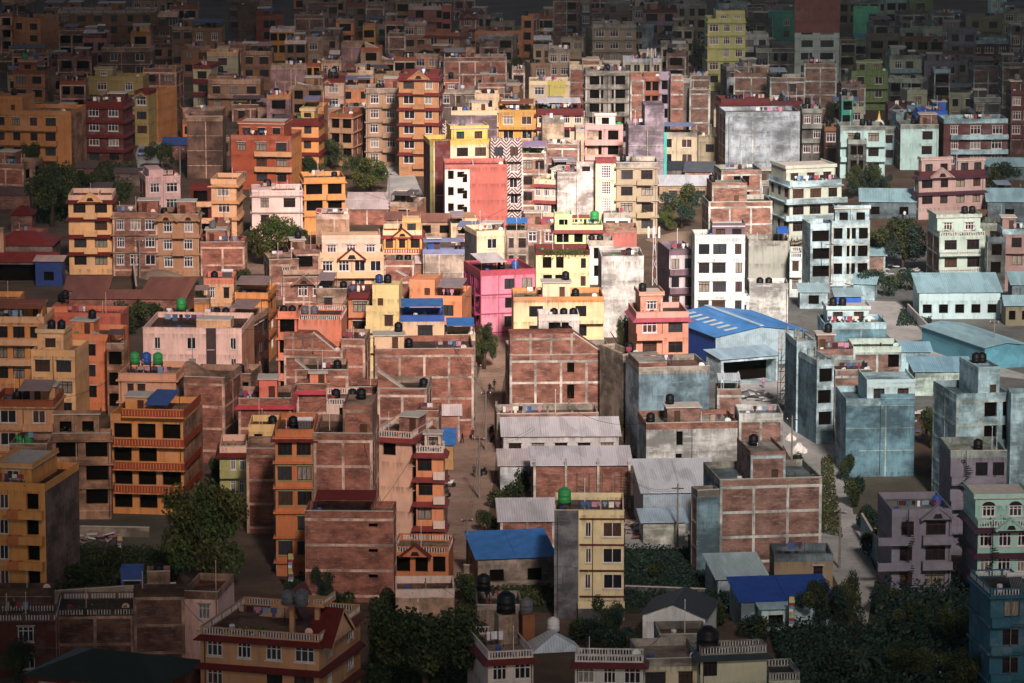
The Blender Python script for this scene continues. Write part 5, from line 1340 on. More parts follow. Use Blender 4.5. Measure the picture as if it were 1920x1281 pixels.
        m = min(W, D) * .4; x0, x1 = m, W - m
        if x1 < x0: x0 = x1 = W/2
        yr = D/2; zt = H + rise; zb = H - .1
        A, B_, C_, D_ = (-o, -o, zb), (W + o, -o, zb), (W + o, D + o, zb), (-o, D + o, zb); E, F = (x0, yr, zt), (x1, yr, zt)
        for p in ([A, B_, F, E], [B_, C_, F], [C_, D_, E, F], [D_, A, E]): slab(p, rm)
    if R_: R_.build('roof', root)
    if 'fr' in T or wm in ('brk', 'brkc') or wm == 'blockw':
        q = MB(); n = max(1, round(W / 3.8))
        for i in range(n + 1):
            x = min(max(W * i / n, .14), W - .14); q.box(x - .14, x + .14, -.45 if 'fr' in T else -.04, 0 if 'fr' not in T else -.38, 0, H + .9 if 'fr' in T else H - .05, 'beam')
        q.build('columns', root)
    # loose weights on the sheets
    r.append(root)
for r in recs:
    GRADE = grade_step((r[1][0] + r[1][1]) / 2)
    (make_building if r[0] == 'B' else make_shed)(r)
GRADE = 0

def cable(A, B_, lb):
    q = MB(); n = 8; pr = None; sg = rnd.uniform(.3, 1.2)
    for i in range(n + 1):
        s = i / n; c = A.lerp(B_, s); c.z -= 4 * sg * s * (1 - s)
        if pr: q.bar(pr, c, .025, 'frame_dark', 3)
        pr = c
    tag(q.build('overhead_cable'), lb, 'cable', 'cables between the houses')
rnd.seed(11); near_ = sorted([r for r in recs if r[0] == 'B' and r[5].y < 760 and r[6] > 3], key=lambda r: r[5].x); nc = 0
for r in near_:
    if nc > 44: break
    for q in near_:
        d = (q[5] - r[5]).length
        if q is r or not 9 < d < 26 or q[5].x < r[5].x + 5 or rnd.random() > .25: continue
        A = Vector((r[5].x + r[6] * .8, r[5].y + .4, r[8] + .1)); B_ = Vector((q[5].x + .4, q[5].y + .4, q[8] + .1))
        cable(A, B_, 'sagging cable from the ' + nick(r[4], 5) + ' to the ' + nick(q[4], 5)); nc += 1; break
# ---------------------------------------------------------------- ground, lanes
def groundmat(name, c1, c2, c3):
    m, nt, b = newmat(name); g = N(nt, 'ShaderNodeNewGeometry').outputs['Position']
    col = ramp(nt, noise(nt, g, .12, 7), .35, .65, c1, c2)
    col = mix(nt, ramp(nt, noise(nt, g, 1.1, 6, (1, 1, 1), .7), .5, .7, (0, 0, 0), (.8,) * 3), col, c3)
    nt.links.new(col, b.inputs['Base Color']); b.inputs['Roughness'].default_value = .95
    bp = N(nt, 'ShaderNodeBump'); bp.inputs['Strength'].default_value = .5; bp.inputs['Distance'].default_value = .15
    nt.links.new(noise(nt, g, 2.5, 5), bp.inputs['Height']); nt.links.new(bp.outputs[0], b.inputs['Normal'])
    _m[name] = m
groundmat('dirt', (.06, .042, .03), (.14, .095, .065), (.05, .045, .03))
groundmat('lane_dirt', (.22, .145, .11), (.38, .27, .21), (.15, .10, .075))
groundmat('lane_grey', (.30, .31, .30), (.50, .50, .48), (.22, .23, .23))
groundmat('field', (.07, .065, .05), (.12, .11, .085), (.05, .055, .035))
groundmat('stony', (.09, .10, .10), (.2, .21, .2), (.06, .07, .065))
groundmat('sandpile', (.2, .15, .11), (.28, .22, .16), (.16, .12, .09))
groundmat('soilgreen', (.02, .03, .012), (.05, .055, .025), (.035, .045, .015))
b = MB(); nx, ny = 40, 60
X = [-1500 + 3000 * i / nx for i in range(nx + 1)]; Y = [-400 + 4400 * j / ny for j in range(ny + 1)]
for j in range(ny + 1):
    for i in range(nx + 1): b.v.append((X[i], Y[j], -.03 - .02 * math.sin(X[i] * .05) ** 2))
s0 = b.slot('dirt')
for j in range(ny):
    for i in range(nx):
        k = j * (nx + 1) + i; b.f.append((k, k + 1, k + nx + 2, k + nx + 1)); b.mi.append(s0)
tag(b.build('ground'), kind='structure')
def sheet(name, pts, m, z, label=None, kind='structure'):
    b = MB(); P = [at(x, y, 0) for x, y in pts]
    bmx = bmesh.new(); vs = [bmx.verts.new((p.x, p.y, z)) for p in P]; bmx.faces.new(vs)
    bmesh.ops.triangulate(bmx, faces=bmx.faces[:]); bmx.normal_update()
    for f in bmx.faces:
        if f.normal.z < 0: f.normal_flip()
    me = bpy.data.meshes.new(name); bmx.to_mesh(me); me.materials.append(_m[m])
    o = obj(name, me); return tag(o, kind=kind)
def lane(name, cl, m, z):
    """centre line of (px, py, half width in px)"""
    L = [(x - w, y) for x, y, w in cl]; Rr = [(x + w, y) for x, y, w in reversed(cl)]
    return sheet(name, L + Rr, m, z)
lane('dirt_lane', [(862, 1110, 34), (868, 1050, 36), (874, 1000, 36), (880, 940, 40), (884, 880, 44), (892, 830, 40), (905, 780, 36), (915, 730, 26), (925, 690, 24), (935, 640, 22), (940, 600, 20)], 'lane_dirt', .02)
lane('side_path', [(1700, 1215, 44), (1650, 1160, 40), (1618, 1110, 40), (1594, 1060, 42), (1576, 1000, 46), (1562, 930, 50), (1542, 870, 54), (1516, 820, 56), (1490, 770, 44)], 'lane_grey', .02)
lane('curved_road', [(1520, 562, 30), (1620, 566, 60), (1660, 585, 50), (1690, 612, 42), (1720, 640, 44), (1800, 680, 50), (1880, 702, 40), (1990, 715, 40)], 'lane_grey', .024)
lane('steep_lane', [(775, 410, 44), (762, 380, 40), (756, 350, 30), (752, 325, 24), (760, 300, 40)], 'lane_grey', .02)
lane('hill_street', [(285, 330, 26), (278, 290, 24), (290, 250, 22), (310, 200, 26)], 'lane_grey', .02)
sheet('street', [(100, 514), (500, 514), (500, 496), (440, 494), (100, 498)], 'lane_dirt', .028)
sheet('warehouse_yard', [(1360, 760), (1470, 760), (1480, 690), (1360, 692)], 'lane_grey', .028)
sheet('stony_ground', [(1300, 770), (1990, 770), (1990, 470), (1300, 470)], 'stony', .012)
sheet('field', [(1600, 965), (1795, 965), (1795, 880), (1588, 880)], 'field', .028)
sheet('front_yard', [(100, 1040), (420, 1040), (430, 945), (110, 950)], 'field', .03)
sheet('garden_soil', [(1170, 1150), (1400, 1150), (1350, 1010), (1172, 1005)], 'soilgreen', .024)
sheet('garden_plot', [(870, 1140), (1040, 1150), (1040, 1085), (870, 1082)], 'soilgreen', .024)
sheet('wooded_slope', [(1600, 1330), (1990, 1330), (1990, 1080), (1640, 1090)], 'soilgreen', .03)
sheet('rubble_yard', [(1172, 1030), (1290, 1030), (1290, 975), (1172, 975)], 'lane_grey', .032)
sheet('roadside_earth', [(390, 590), (500, 590), (500, 515), (360, 515)], 'field', .03)
# ---------------------------------------------------------------- trees
def crown_mesh(kind, seed):
    global rnd; rnd = random.Random(seed); b = MB()
    m = {'dark': 'leaf_dark', 'teal': 'leaf_teal', 'yellow': 'leaf_yellow', 'shrub': 'leaf_teal', 'shrubw': 'leaf_dark'}[kind]
    lobes = []
    n = 15 if not kind.startswith('shrub') else 6
    for i in range(n):
        t = rnd.uniform(0, 6.28); rr = rnd.uniform(.12, .6) ; z = rnd.uniform(.28, .9); rr *= 1.15 - .5 * abs(z - .5)
        lobes.append((Vector((rr * math.cos(t) * .75, rr * math.sin(t) * .75, z if not kind.startswith('shrub') else rnd.uniform(.25, .7))), rnd.uniform(.11, .22) if not kind.startswith('shrub') else rnd.uniform(.2, .3)))
    lobes.append((Vector((.05, 0, .62)), .24))
    for li, (c, r_) in enumerate(lobes):
        m = (('leaf_yellow', 'leaf_pot') if kind == 'yellow' else ('leaf_dark', 'leaf_grass', 'leaf_dark') if kind in ('dark', 'shrubw') else ('leaf_teal', 'leaf_dark', 'leaf_teal', 'leaf_grass'))[li % (2 if kind == 'yellow' else 3 if kind in ('dark', 'shrubw') else 4)]
        def fn():
            d = Vector((rnd.gauss(0, 1), rnd.gauss(0, 1), rnd.gauss(0, 1))).normalized()
            q = c + d * r_ * rnd.uniform(.55, 1.08); q.z = max(q.z, .05); return q
        leaf_quads(b, int((900 if not kind.startswith('shrub') else 420) * (r_ / .3)), fn, .021 if not kind.startswith('shrub') else .04, m)
    return b.mesh('crown')
CR = {k: [crown_mesh(k, s * 13 + i) for i in range(3)] for s, k in enumerate(('dark', 'teal', 'yellow', 'shrub', 'shrubw'))}
def trunk_mesh():
    b = MB(); b.bar((0, 0, 0), (.02, 0, .35), (.045, .032), 'bark', 7)
    for i in range(5):
        t = i * 1.3; b.bar((.02, 0, .3 + .03 * i), (.25 * math.cos(t), .25 * math.sin(t), .62 + .04 * i), (.02, .008), 'bark', 5)
    return b.mesh('trunk', True)
TR = trunk_mesh()
def tree(px, py, wpx, toppx, kind, lb, i=[0]):
    p = at(px, py, 0); q = at(px + wpx, py, 0); w = (q - p).length
    d = p.y * ct + HC * st_; h = (py - toppx) * d / FPX / ct
    i[0] += 1; sh = kind.startswith('shrub')
    t = thing('bush' if sh else 'tree', lb, 'bush' if sh else 'tree', p, i[0] * 1.7, 'trees and bushes between the houses')
    c = obj('crown', CR[kind][i[0] % 3], t); c.scale = (w, w, h)
    k = obj('trunk', TR, t); k.scale = (h * .9, h * .9, h)
    return t
for a in [
 (388, 1112, 158, 912, 'yellow', 'large yellow-green tree in front of the amber building'),
 (800, 1330, 200, 1128, 'dark', 'broad dark tree with pale gaps at the bottom'),
 (722, 1300, 70, 1170, 'dark', 'dark tree at the left edge of the broad dark tree'),
 (908, 692, 44, 606, 'dark', 'round dark tree in the lane beside the blue tarpaulin'),
 (698, 362, 72, 286, 'yellow', 'bushy green tree above the steep lane'),
 (664, 340, 34, 290, 'dark', 'dark tree on the left of the bushy green tree'),
 (1278, 428, 76, 346, 'teal', 'wide green tree right of the weathered beige tenement'),
 (1208, 436, 44, 376, 'teal', 'small round tree in front of the weathered beige tenement'),
 (1252, 432, 34, 398, 'yellow', 'pale green bush by the sandy mound'),
 (1322, 146, 54, 76, 'dark', 'dark tree left of the tall yellow building'),
 (1692, 506, 100, 408, 'teal', 'wide dark green tree left of the cream tall house'),
 (1648, 500, 50, 430, 'teal', 'green tree right of the unfinished grey building'),
 (1642, 556, 60, 500, 'shrub', 'leafy bush beside the curving road'),
 (1700, 545, 34, 500, 'shrub', 'bush left of the long white bungalow'),
 (1614, 372, 60, 308, 'teal', 'dark green tree left of the peach house'),
 (1650, 372, 44, 316, 'teal', 'dark green tree touching the brick side of the peach house'),
 (1875, 362, 80, 305, 'teal', 'wide dark tree under the thin pale roof at right'),
 (512, 500, 84, 408, 'yellow', 'spreading olive tree beside the pale grey-blue house'),
 (474, 486, 36, 430, 'dark', 'slim dark tree left of the spreading olive tree'),
 (556, 470, 40, 420, 'dark', 'dark tree right of the spreading olive tree'),
 (238, 626, 56, 562, 'shrubw', 'dark bush behind the salmon parapet'),
 (284, 616, 50, 558, 'shrubw', 'dark bush with red blossom below the rusty roofs'),
 (98, 424, 90, 300, 'dark', 'big dark tree in the hollow at left'),
 (60, 350, 40, 268, 'dark', 'dark tree below the ochre block'),
 (150, 380, 60, 318, 'dark', 'dark tree behind the yellow and white house'),
 (300, 318, 50, 264, 'dark', 'dark tree beside the shop with a red sign'),
 (368, 330, 32, 280, 'dark', 'small conical tree in front of the blank cement house'),
 (626, 318, 44, 262, 'dark', 'dark tree right of the golden house'),
 (582, 330, 40, 290, 'shrubw', 'vine-covered bush below the golden house'),
 (990, 150, 70, 108, 'dark', 'dark leafy tree above the lime house wall'),
 (1040, 150, 50, 116, 'dark', 'dark tree left of the brown brick house with ledge'),
 (1408, 872, 40, 782, 'teal', 'tall dark tree right of the weathered cement house'),
 (1494, 896, 36, 840, 'shrub', 'green bush beside the white sacks'),
 (1590, 900, 34, 846, 'shrub', 'first bush of the roadside hedge below the blue-grey wall'),
 (1606, 950, 40, 886, 'shrub', 'second bush of the roadside hedge beside the field'),
 (1626, 1000, 44, 936, 'shrub', 'third bush of the roadside hedge beside the field'),
 (1648, 1046, 50, 980, 'shrub', 'bush at the near end of the roadside hedge'),
 (954, 956, 60, 902, 'shrubw', 'garden bush under the white washing'),
 (985, 920, 40, 872, 'shrubw', 'garden bush with red blossom left of the brick compound'),
 (912, 1000, 30, 950, 'shrubw', 'scraggly bush at the lane edge'),
 (1534, 1180, 84, 1086, 'teal', 'leafy tree hiding the deep blue roof'),
 (1590, 1190, 60, 1080, 'teal', 'small tree right of the deep blue roof'),
 (1655, 1150, 60, 1090, 'shrub', 'bush left of the wooded slope'),
 (1720, 1210, 80, 1130, 'teal', 'dark tree on the wooded slope'),
 (1790, 1230, 84, 1130, 'teal', 'dark tree in the middle of the wooded slope'),
 (1840, 1190, 70, 1100, 'teal', 'dark tree left of the turquoise house'),
 (1886, 1100, 80, 1012, 'dark', 'dark tree in front of the pale green house'),
 (1700, 1290, 90, 1210, 'dark', 'low dark tree right of the banana palm'),
 (1810, 1310, 100, 1220, 'dark', 'large dark tree at the bottom right'),
 (640, 1156, 60, 1106, 'shrubw', 'green bush right of the tank platform'),
 (606, 1130, 46, 1062, 'teal', 'thin young tree before the low wide brick building'),
 (556, 1130, 40, 1080, 'shrubw', 'bush beside the prayer flag pole'),
 (722, 1150, 40, 1100, 'shrubw', 'bush at the corner of the low wide brick building'),
 (1142, 1200, 64, 1122, 'teal', 'green tree below the cream four-storey house'),
 (1100, 1216, 70, 1150, 'shrub', 'leafy bush behind the white rusty tank'),
 (1172, 1240, 70, 1176, 'shrub', 'tall reeds left of the dark mossy house'),
 (936, 1180, 40, 1120, 'shrubw', 'bush right of the grey concrete hut'),
 (872, 1130, 50, 1070, 'shrubw', 'bush behind the concrete hut tank'),
 (144, 1098, 80, 1050, 'shrubw', 'dark bush below the blank side wall'),
 (205, 1080, 60, 1020, 'shrubw', 'dark bush hung with washing at left'),
 (60, 1120, 80, 1082, 'shrubw', 'garden bush at the foot of the yellow corner building'),
 (40, 1290, 60, 1190, 'dark', 'bush in front of the dark red brick house'),
 (1238, 1090, 40, 1046, 'shrub', 'young tree in the walled garden'),
 (1420, 1200, 60, 1150, 'shrub', 'bush left of the small white porch'),
 (1340, 1170, 60, 1100, 'shrub', 'garden bush between the old white house and the blue roof'),
 (1168, 700, 34, 596, 'dark', 'slim dark tree left of the salmon-pink house'),
 (1172, 830, 26, 760, 'dark', 'dark shrub in the gap beside the brick block'),
 (1560, 240, 40, 190, 'dark', 'dark tree above the narrow grey house'),
 (1575, 1280, 90, 1200, 'shrub', 'bushy undergrowth clump left of the banana palm'),
 (1745, 840, 50, 760, 'dark', 'dark tree behind the blue-grey cement wall'),
 (1770, 880, 40, 800, 'teal', 'dark tree left of the mauve stepped house'),
 (410, 905, 36, 850, 'shrubw', 'dark bush left of the mint-green house'),
 (366, 560, 30, 520, 'shrubw', 'dark bush beside the wide rusty roof'),
 (452, 540, 34, 500, 'shrubw', 'dark bush above the amber house'),
 (868, 452, 26, 430, 'shrubw', 'small green bush left of the cream spiral-ladder house'),
]: tree(*a)
def undergrowth(name, pts, n, m, lb, hmax=1.0, size=.28):
    n = int(n * 2.6); size *= .55
    b = MB(); P = [at(x, y, 0) for x, y in pts]
    x0, x1 = min(p.x for p in P), max(p.x for p in P); y0, y1 = min(p.y for p in P), max(p.y for p in P)
    def inside(x, y):
        c = False
        for i in range(len(P)):
            a, q = P[i], P[i - 1]
            if (a.y > y) != (q.y > y) and x < (q.x - a.x) * (y - a.y) / (q.y - a.y) + a.x: c = not c
        return c
    def fn():
        while 1:
            x, y = rnd.uniform(x0, x1), rnd.uniform(y0, y1)
            if inside(x, y): return Vector((x, y, .08 + rnd.random() ** 2 * hmax))
    leaf_quads(b, n, fn, size, m)
    o = b.build(name); tag(o, lb, 'plants', kind='stuff')
undergrowth('grass', [(1172, 1140), (1395, 1150), (1345, 1035), (1172, 1030)], 5000, 'leaf_teal', 'low green plants of the walled garden', .7)
undergrowth('grass', [(872, 1130), (1040, 1140), (1040, 1085), (880, 1085)], 3000, 'leaf_grass', 'grass of the plot before the blue-roofed grey hall', .5)
undergrowth('vegetation', [(1600, 1330), (1990, 1330), (1990, 1100), (1660, 1110)], 12000, 'leaf_teal', 'dense dark undergrowth of the wooded slope', 2.2, .4)
undergrowth('vegetation', [(1480, 1300), (1680, 1300), (1640, 1190), (1440, 1180)], 6000, 'leaf_teal', 'tall grass around the banana palm', 1.6, .35)
undergrowth('vegetation', [(690, 1320), (930, 1320), (940, 1190), (870, 1150), (700, 1150)], 6000, 'leaf_dark', 'dark undergrowth beneath the broad tree', 1.8, .4)
undergrowth('vegetation', [(100, 1110), (330, 1110), (340, 1040), (120, 1030)], 4500, 'leaf_dark', 'rough garden growth before the amber building', 1.0, .3)
undergrowth('grass', [(1330, 430), (1560, 430), (1560, 520), (1490, 500), (1400, 450)], 1200, 'leaf_teal', 'patchy weeds beside the unfinished building', .6)
undergrowth('grass', [(1680, 612), (1745, 612), (1750, 590), (1690, 580)], 700, 'leaf_teal', 'grassy verge inside the road bend', .5)
undergrowth('grass', [(1540, 1000), (1580, 1010), (1560, 860), (1540, 860)], 900, 'leaf_grass', 'verge of the grey path', .5)
undergrowth('vegetation', [(60, 420), (130, 420), (240, 380), (260, 320), (70, 300)], 4500, 'leaf_dark', 'dark overgrown hollow at left', 2.0, .45)
undergrowth('vegetation', [(540, 1120), (740, 1125), (740, 1100), (560, 1085)], 1800, 'leaf_dark', 'weeds at the foot of the low wide brick building', 1.0, .25)
undergrowth('grass', [(385, 590), (500, 590), (500, 530), (385, 530)], 900, 'leaf_grass', 'weeds on the earth below the street', .5)
# banana palm
p = at(1615, 1280, 0)
t = thing('banana_palm', 'banana palm with long arching leaves at the bottom', 'palm', p)
b = MB(); b.bar((0, 0, 0), (.1, 0, 2.4), (.28, .18), 'bark', 8); b.build('trunk', t)
b = MB()
for i in range(26):
    a = i * 2.4; L_ = rnd.uniform(2.2, 3.8); up = rnd.uniform(.5, 1.6); w = .22; pr = None
    for k in range(9):
        s = k / 8; r_ = L_ * s * (1 - .1 * s); z = 2.3 + up * 2.2 * s - 3.0 * s * s
        c = Vector((math.cos(a) * r_, math.sin(a) * r_, z)); sd = Vector((-math.sin(a), math.cos(a), 0)) * w * math.sin(math.pi * min(1, s * .9 + .08))
        cur = (c - sd, c + Vector((0, 0, .06)), c + sd)
        if pr: b.poly([pr[0], cur[0], cur[1], pr[1]], 'leaf_teal'); b.poly([pr[1], cur[1], cur[2], pr[2]], 'leaf_teal')
        pr = cur
b.build('fronds', t)
# ---------------------------------------------------------------- poles, wires, flags
def upole(px, py, h, lb, arm=True):
    p = at(px, py, 0); t = thing('utility_pole', lb, 'utility pole', p, rnd.uniform(-.3, .3), 'utility poles along the lanes')
    b = MB(); b.bar((0, 0, 0), (.0, 0, h), (.15, .09), 'pole_grey', 8); b.build('pole', t)
    if arm:
        b = MB(); b.box(-.7, .7, -.05, .05, h - .6, h - .5, 'frame_dark')
        for x in (-.6, 0, .6): b.lathe([(.05, h - .5), (.07, h - .4), (.03, h - .32)], 'plastw', 6, (x, 0, 0))
        b.build('crossarm', t)
    return p + Vector((0, 0, h - .4))
tops = {}
for k, a in {'a': (899, 936, 8, 'utility pole halfway down the dirt lane'), 'b': (911, 845, 8, 'pale utility pole near the white workshop roof'), 'c': (893, 790, 8, 'utility pole at the corner of the wide brick building'),
             'd': (876, 1082, 7, 'leaning utility pole by the blue-roofed hall'), 'e': (1270, 1026, 7.5, 'thin black pole in front of the corrugated shed'), 'f': (1574, 1066, 7, 'thin dark pole beside the grey path'),
             'g': (262, 521, 6.5, 'wooden pole at the edge of the street'), 'h': (377, 497, 9, 'pale pole right of the old beige tenement'), 'i': (730, 405, 8, 'utility pole at the top of the steep lane'),
             'j': (1479, 442, 8, 'dark pole in front of the corner house'), 'k': (1490, 436, 7, 'dark pole behind the white balcony house'), 'l': (1555, 545, 8, 'utility pole at the bend of the road'), 'm': (1863, 682, 6.5, 'pale pole at the end of the teal metal hall'),
             'n': (338, 335, 6, 'pole left of the cream white-windowed house'), 'o': (1608, 360, 7, 'leaning pole left of the peach house'), 'p': (1484, 905, 8.5, 'dark pole beside the white sacks')}.items():
    tops[k] = upole(*a)
def wire(A, B_, lb):
    b = MB(); n = 10; pts = []
    for off in (0, .25):
        pr = None
        for i in range(n + 1):
            s = i / n; c = A.lerp(B_, s) + Vector((off, 0, -off)); c.z -= 4 * .9 * s * (1 - s)
            if pr: b.bar(pr, c, .018, 'frame_dark', 3)
            pr = c
    o = b.build('overhead_wire'); tag(o, lb, 'wire', 'overhead wires')
wire(tops['a'], tops['b'], 'wires between the two upper dirt lane poles')
wire(tops['b'], tops['c'], 'wires from the pale pole to the brick building corner')
wire(tops['d'], tops['a'], 'wires between the leaning pole and the halfway pole')
wire(tops['j'], tops['k'], 'short wires between the twin dark poles')
for k, (q, h, lb) in {'a': ((1000, 873), 5, 'wires from the halfway pole to the brick compound'), 'b': ((944, 818), 3.4, 'wires from the pale pole to the grey workshop'), 'c': ((956, 760), 6, 'wires from the lane corner pole to the brick block'),
   'd': ((820, 1030), 4.6, 'wires from the leaning pole across the lane to the orange gabled house'), 'e': ((1170, 1000), 7, 'wires from the thin black pole to the cream four-storey house'), 'f': ((1541, 1000), 7, 'wire from the grey path pole to the big brick building'),
   'h': ((300, 470), 7, 'wires along the front of the old beige tenement'), 'i': ((820, 360), 6, 'wires over the steep lane'), 'l': ((1631, 500), 6, 'wires from the road bend pole to the unfinished building'), 'p': ((1468, 820), 6, 'wires from the pole beside the white sacks')}.items():
    wire(tops[k], at(*q, 0) + Vector((0, 0, h)), lb)
def flagpole(px, py, h, lb):
    p = at(px, py, 0); t = thing('prayer_flag_pole', lb, 'flag pole', p)
    b = MB(); b.bar((0, 0, 0), (0, 0, h), .05, 'frame_dark', 6); b.build('pole', t)
    b = MB(); n = 10
    for i in range(n):
        z0, z1 = h * .25 + i * h * .72 / n, h * .25 + (i + 1) * h * .72 / n
        b.box(.05, .55 + .1 * math.sin(i), -.02, .02, z0, z1, ['cloth0', 'cloth8', 'cloth1', 'lime', 'yellow'][i % 5])
    b.build('flag', t)
flagpole(540, 1112, 4.6, 'tall prayer flag pole behind the balustrade terrace'); flagpole(1478, 1196, 4.6, 'prayer flag pole in front of the small white porch')
flagpole(220, 1062, 3.6, 'prayer flag pole beside the tiny blue-framed hut')
# cell masts
def mast(px, py, zbase, h, lb):
    p = at(px, py, zbase); t = thing('antenna_mast', lb, 'antenna mast', p)
    b = MB()
    for k in range(3): a = k * 2.09; b.bar((.5 * math.cos(a), .5 * math.sin(a), 0), (.15 * math.cos(a), .15 * math.sin(a), h), .035, 'cloth0')
    for i in range(7):
        z = h * i / 7; s = .5 - .35 * i / 7; q = .5 - .35 * (i + 1) / 7
        for k in range(3):
            a, c = k * 2.09, (k + 1) * 2.09; b.bar((s * math.cos(a), s * math.sin(a), z), (q * math.cos(c), q * math.sin(c), z + h / 7), .02, 'cloth1' if i % 2 else 'cloth0')
    b.build('lattice', t)
    for x in (-.9, -.1, .8):
        b = MB(); b.box(x - .13, x + .13, -.3, -.15, h - 1.8, h, 'plastw'); b.build('antenna_panel', t)
    b = MB(); b.bar((-1, 0, h - .9), (.9, 0, h - .9), .03, 'steel'); b.build('crossbar', t)
mast(1226, 535, 0, 9.5, 'lattice antenna mast with white panels behind the salmon-pink house'); mast(1222, 133, 6, 5, 'small antenna mast on the white low house')
# stupa
p = at(1648, 242, 8.2); t = thing('stupa', 'small white stupa with a golden spire on a roof', 'stupa', p)
b = MB(); b.box(-1.1, 1.1, -1.1, 1.1, 0, .3, 'plastw'); b.lathe([(1, .3), (1.05, .7), (.95, 1.2), (.7, 1.6), (.35, 1.85)], 'plastw', 16); b.build('dome', t, smooth=False)
b = MB(); b.box(-.3, .3, -.3, .3, 1.8, 2.15, 'yellowt'); b.lathe([(.3, 2.15), (.2, 2.6), (.12, 3.0), (.03, 3.5)], 'yellowt', 10); b.build('spire', t)
# sand heap, sacks, planks, trellis
def heap(px, py, w, h, m, lb, name='sand_heap'):
    p = at(px, py, 0); b = MB(); n, k = 20, 8; sl = b.slot(m)
    for j in range(k + 1):
        s = j / k
        for i in range(n):
            t = 6.283 * i / n; r_ = w * (1 - s) * (1 + .12 * math.sin(3 * t + j)); b.v.append((r_ * math.cos(t), r_ * math.sin(t) * .8, h * (1 - (1 - s) ** 2) * .9))
    for j in range(k):
        for i in range(n): q = (i + 1) % n; b.f.append((j * n + i, j * n + q, (j + 1) * n + q, (j + 1) * n + i)); b.mi.append(sl)
    o = b.build(name, None, p, True); tag(o, lb, 'heap')
heap(301, 521, 3.6, 1.5, 'sandpile', 'sand heap at the edge of the street'); heap(1290, 452, 7, 1.8, 'sandpile', 'wide sandy mound behind the tall white building')
heap(1534, 806, 2.0, .9, 'brick2', 'heap of reddish soil beside the grey path', 'soil_heap')
def sack(px, py, s, lb):
    p = at(px, py, 0); b = MB(); n = 16; sl = b.slot('plastw')
    for j in range(7):
        z = s * .9 * j / 6
        for i in range(n):
            t = 6.283 * i / n; r_ = s * .62 * (1 - (j / 6.6) ** 2) * (1 + .2 * math.sin(3 * t + j * .9) + .14 * math.sin(7 * t - j * 1.7))
            b.v.append((r_ * math.cos(t) * 1.2, r_ * math.sin(t), z + .1 * s * math.sin(4 * t + j)))
    for j in range(6):
        for i in range(n): q = (i + 1) % n; b.f.append((j * n + i, j * n + q, (j + 1) * n + q, (j + 1) * n + i)); b.mi.append(sl)
    b.f.append(tuple(6 * n + i for i in range(n))); b.mi.append(sl)
    o = b.build('bulk_sack', None, p, False); return tag(o, lb, 'sack', 'big white sacks by the path')
def sack_old(px, py, s, lb):
    p = at(px, py, 0); b = MB(); b.lathe([(.3 * s, 0), (.62 * s, .15 * s), (.7 * s, .6 * s), (.6 * s, 1.1 * s), (.3 * s, 1.35 * s), (.1 * s, 1.42 * s)], 'plastw', 12)
    for i, v in enumerate(b.v): b.v[i] = (v[0] * (1 + .12 * math.sin(i * 1.7)), v[1] * (1 + .1 * math.cos(i * 2.3)), v[2])
    o = b.build('bulk_sack', None, p, True); tag(o, lb, 'sack', 'big white sacks by the path')
sack(1482, 826, 1.0, 'upper white bulk sack beside the path'); sack(1498, 850, 1.4, 'lower and larger white bulk sack beside the path'); sack(1488, 792, 1.2, 'grey-white covered heap above the bulk sacks')
# rod trellis in front of the brick compound
A = at(1035, 948, 0); B_ = at(1200, 962, 0); d = (B_ - A).normalized(); Ln = (B_ - A).length
t = thing('bar_trellis', 'open framework of dark rods before the brick compound', 'trellis', A, math.atan2(d.y, d.x))
b = MB()
for k in range(12): z = .4 + k * .34; b.bar((0, 0, z), (Ln, 0, z), .02, 'pole_grey', 3); b.bar((0, 2.2, z), (Ln, 2.2, z), .02, 'wood', 3)
b.build('rails', t)
b = MB(); n = 7
for i in range(n + 1): b.bar((Ln * i / n, 0, 0), (Ln * i / n, 0, 4.4), .035, 'wood'); b.bar((Ln * i / n, 2.2, 0), (Ln * i / n, 2.2, 4.4), .035, 'wood')
b.build('posts', t)
# scaffolding by the pale narrow building
A = at(1462, 775, 0); t = thing('scaffolding', 'bamboo scaffolding beside the pale narrow building', 'scaffolding', A, R(12))
b = MB()
for x in (0, 1.4, 2.8):
    for y in (0, 1.4): b.bar((x, y, 0), (x + .2, y, 11), .05, 'tan')
b.build('uprights', t); b = MB()
for k in range(7): z = 1.2 + k * 1.5; b.bar((-.3, 0, z), (3.4, 0, z), .045, 'tan'); b.bar((0, 0, z), (1.4, 1.4, z + 1.4), .04, 'tan'); b.bar((1.4, 0, z), (2.9, 0, z + 1.4), .04, 'tan')
b.build('crossbars', t)
# free garden walls
def gwall(p0, p1, h, m, lb, name='garden_wall'):
    A, B_ = at(*p0, 0), at(*p1, 0); d = B_ - A; b = MB(); b.box(0, d.length, -.1, .1, 0, h, m); b.box(-.03, d.length + .03, -.14, .14, h, h + .08, 'lime_edge')
    o = b.build(name, None, A); o.rotation_euler[2] = math.atan2(d.y, d.x); tag(o, lb, 'wall')
gwall((870, 1092), (1038, 1100), 2, 'cemw', 'grey boundary wall below the blue-roofed hall')
gwall((1172, 1112), (1330, 1118), .8, 'cemd', 'low dark garden wall with posts')
gwall((1378, 1130), (1400, 1175), 2, 'cemc', 'sloping grey wall beside the deep blue roof')
gwall((1615, 1010), (1645, 1062), 3, 'tealm', 'blue-green sheet fence beside the path', 'sheet_fence')
gwall((1745, 880), (1795, 935), 1.6, 'cemd', 'grey field wall right of the blue-grey cement wall')
gwall((108, 1005), (280, 1008), 1.2, 'cemw', 'low pale wall of the yard before the amber building')
gwall((0, 1140), (330, 1118), 1.5, 'cemw', 'long low wall at the bottom left')
gwall((1702, 590), (1750, 640), 1.6, 'offwhite', 'white wall stepping down at the road bend')
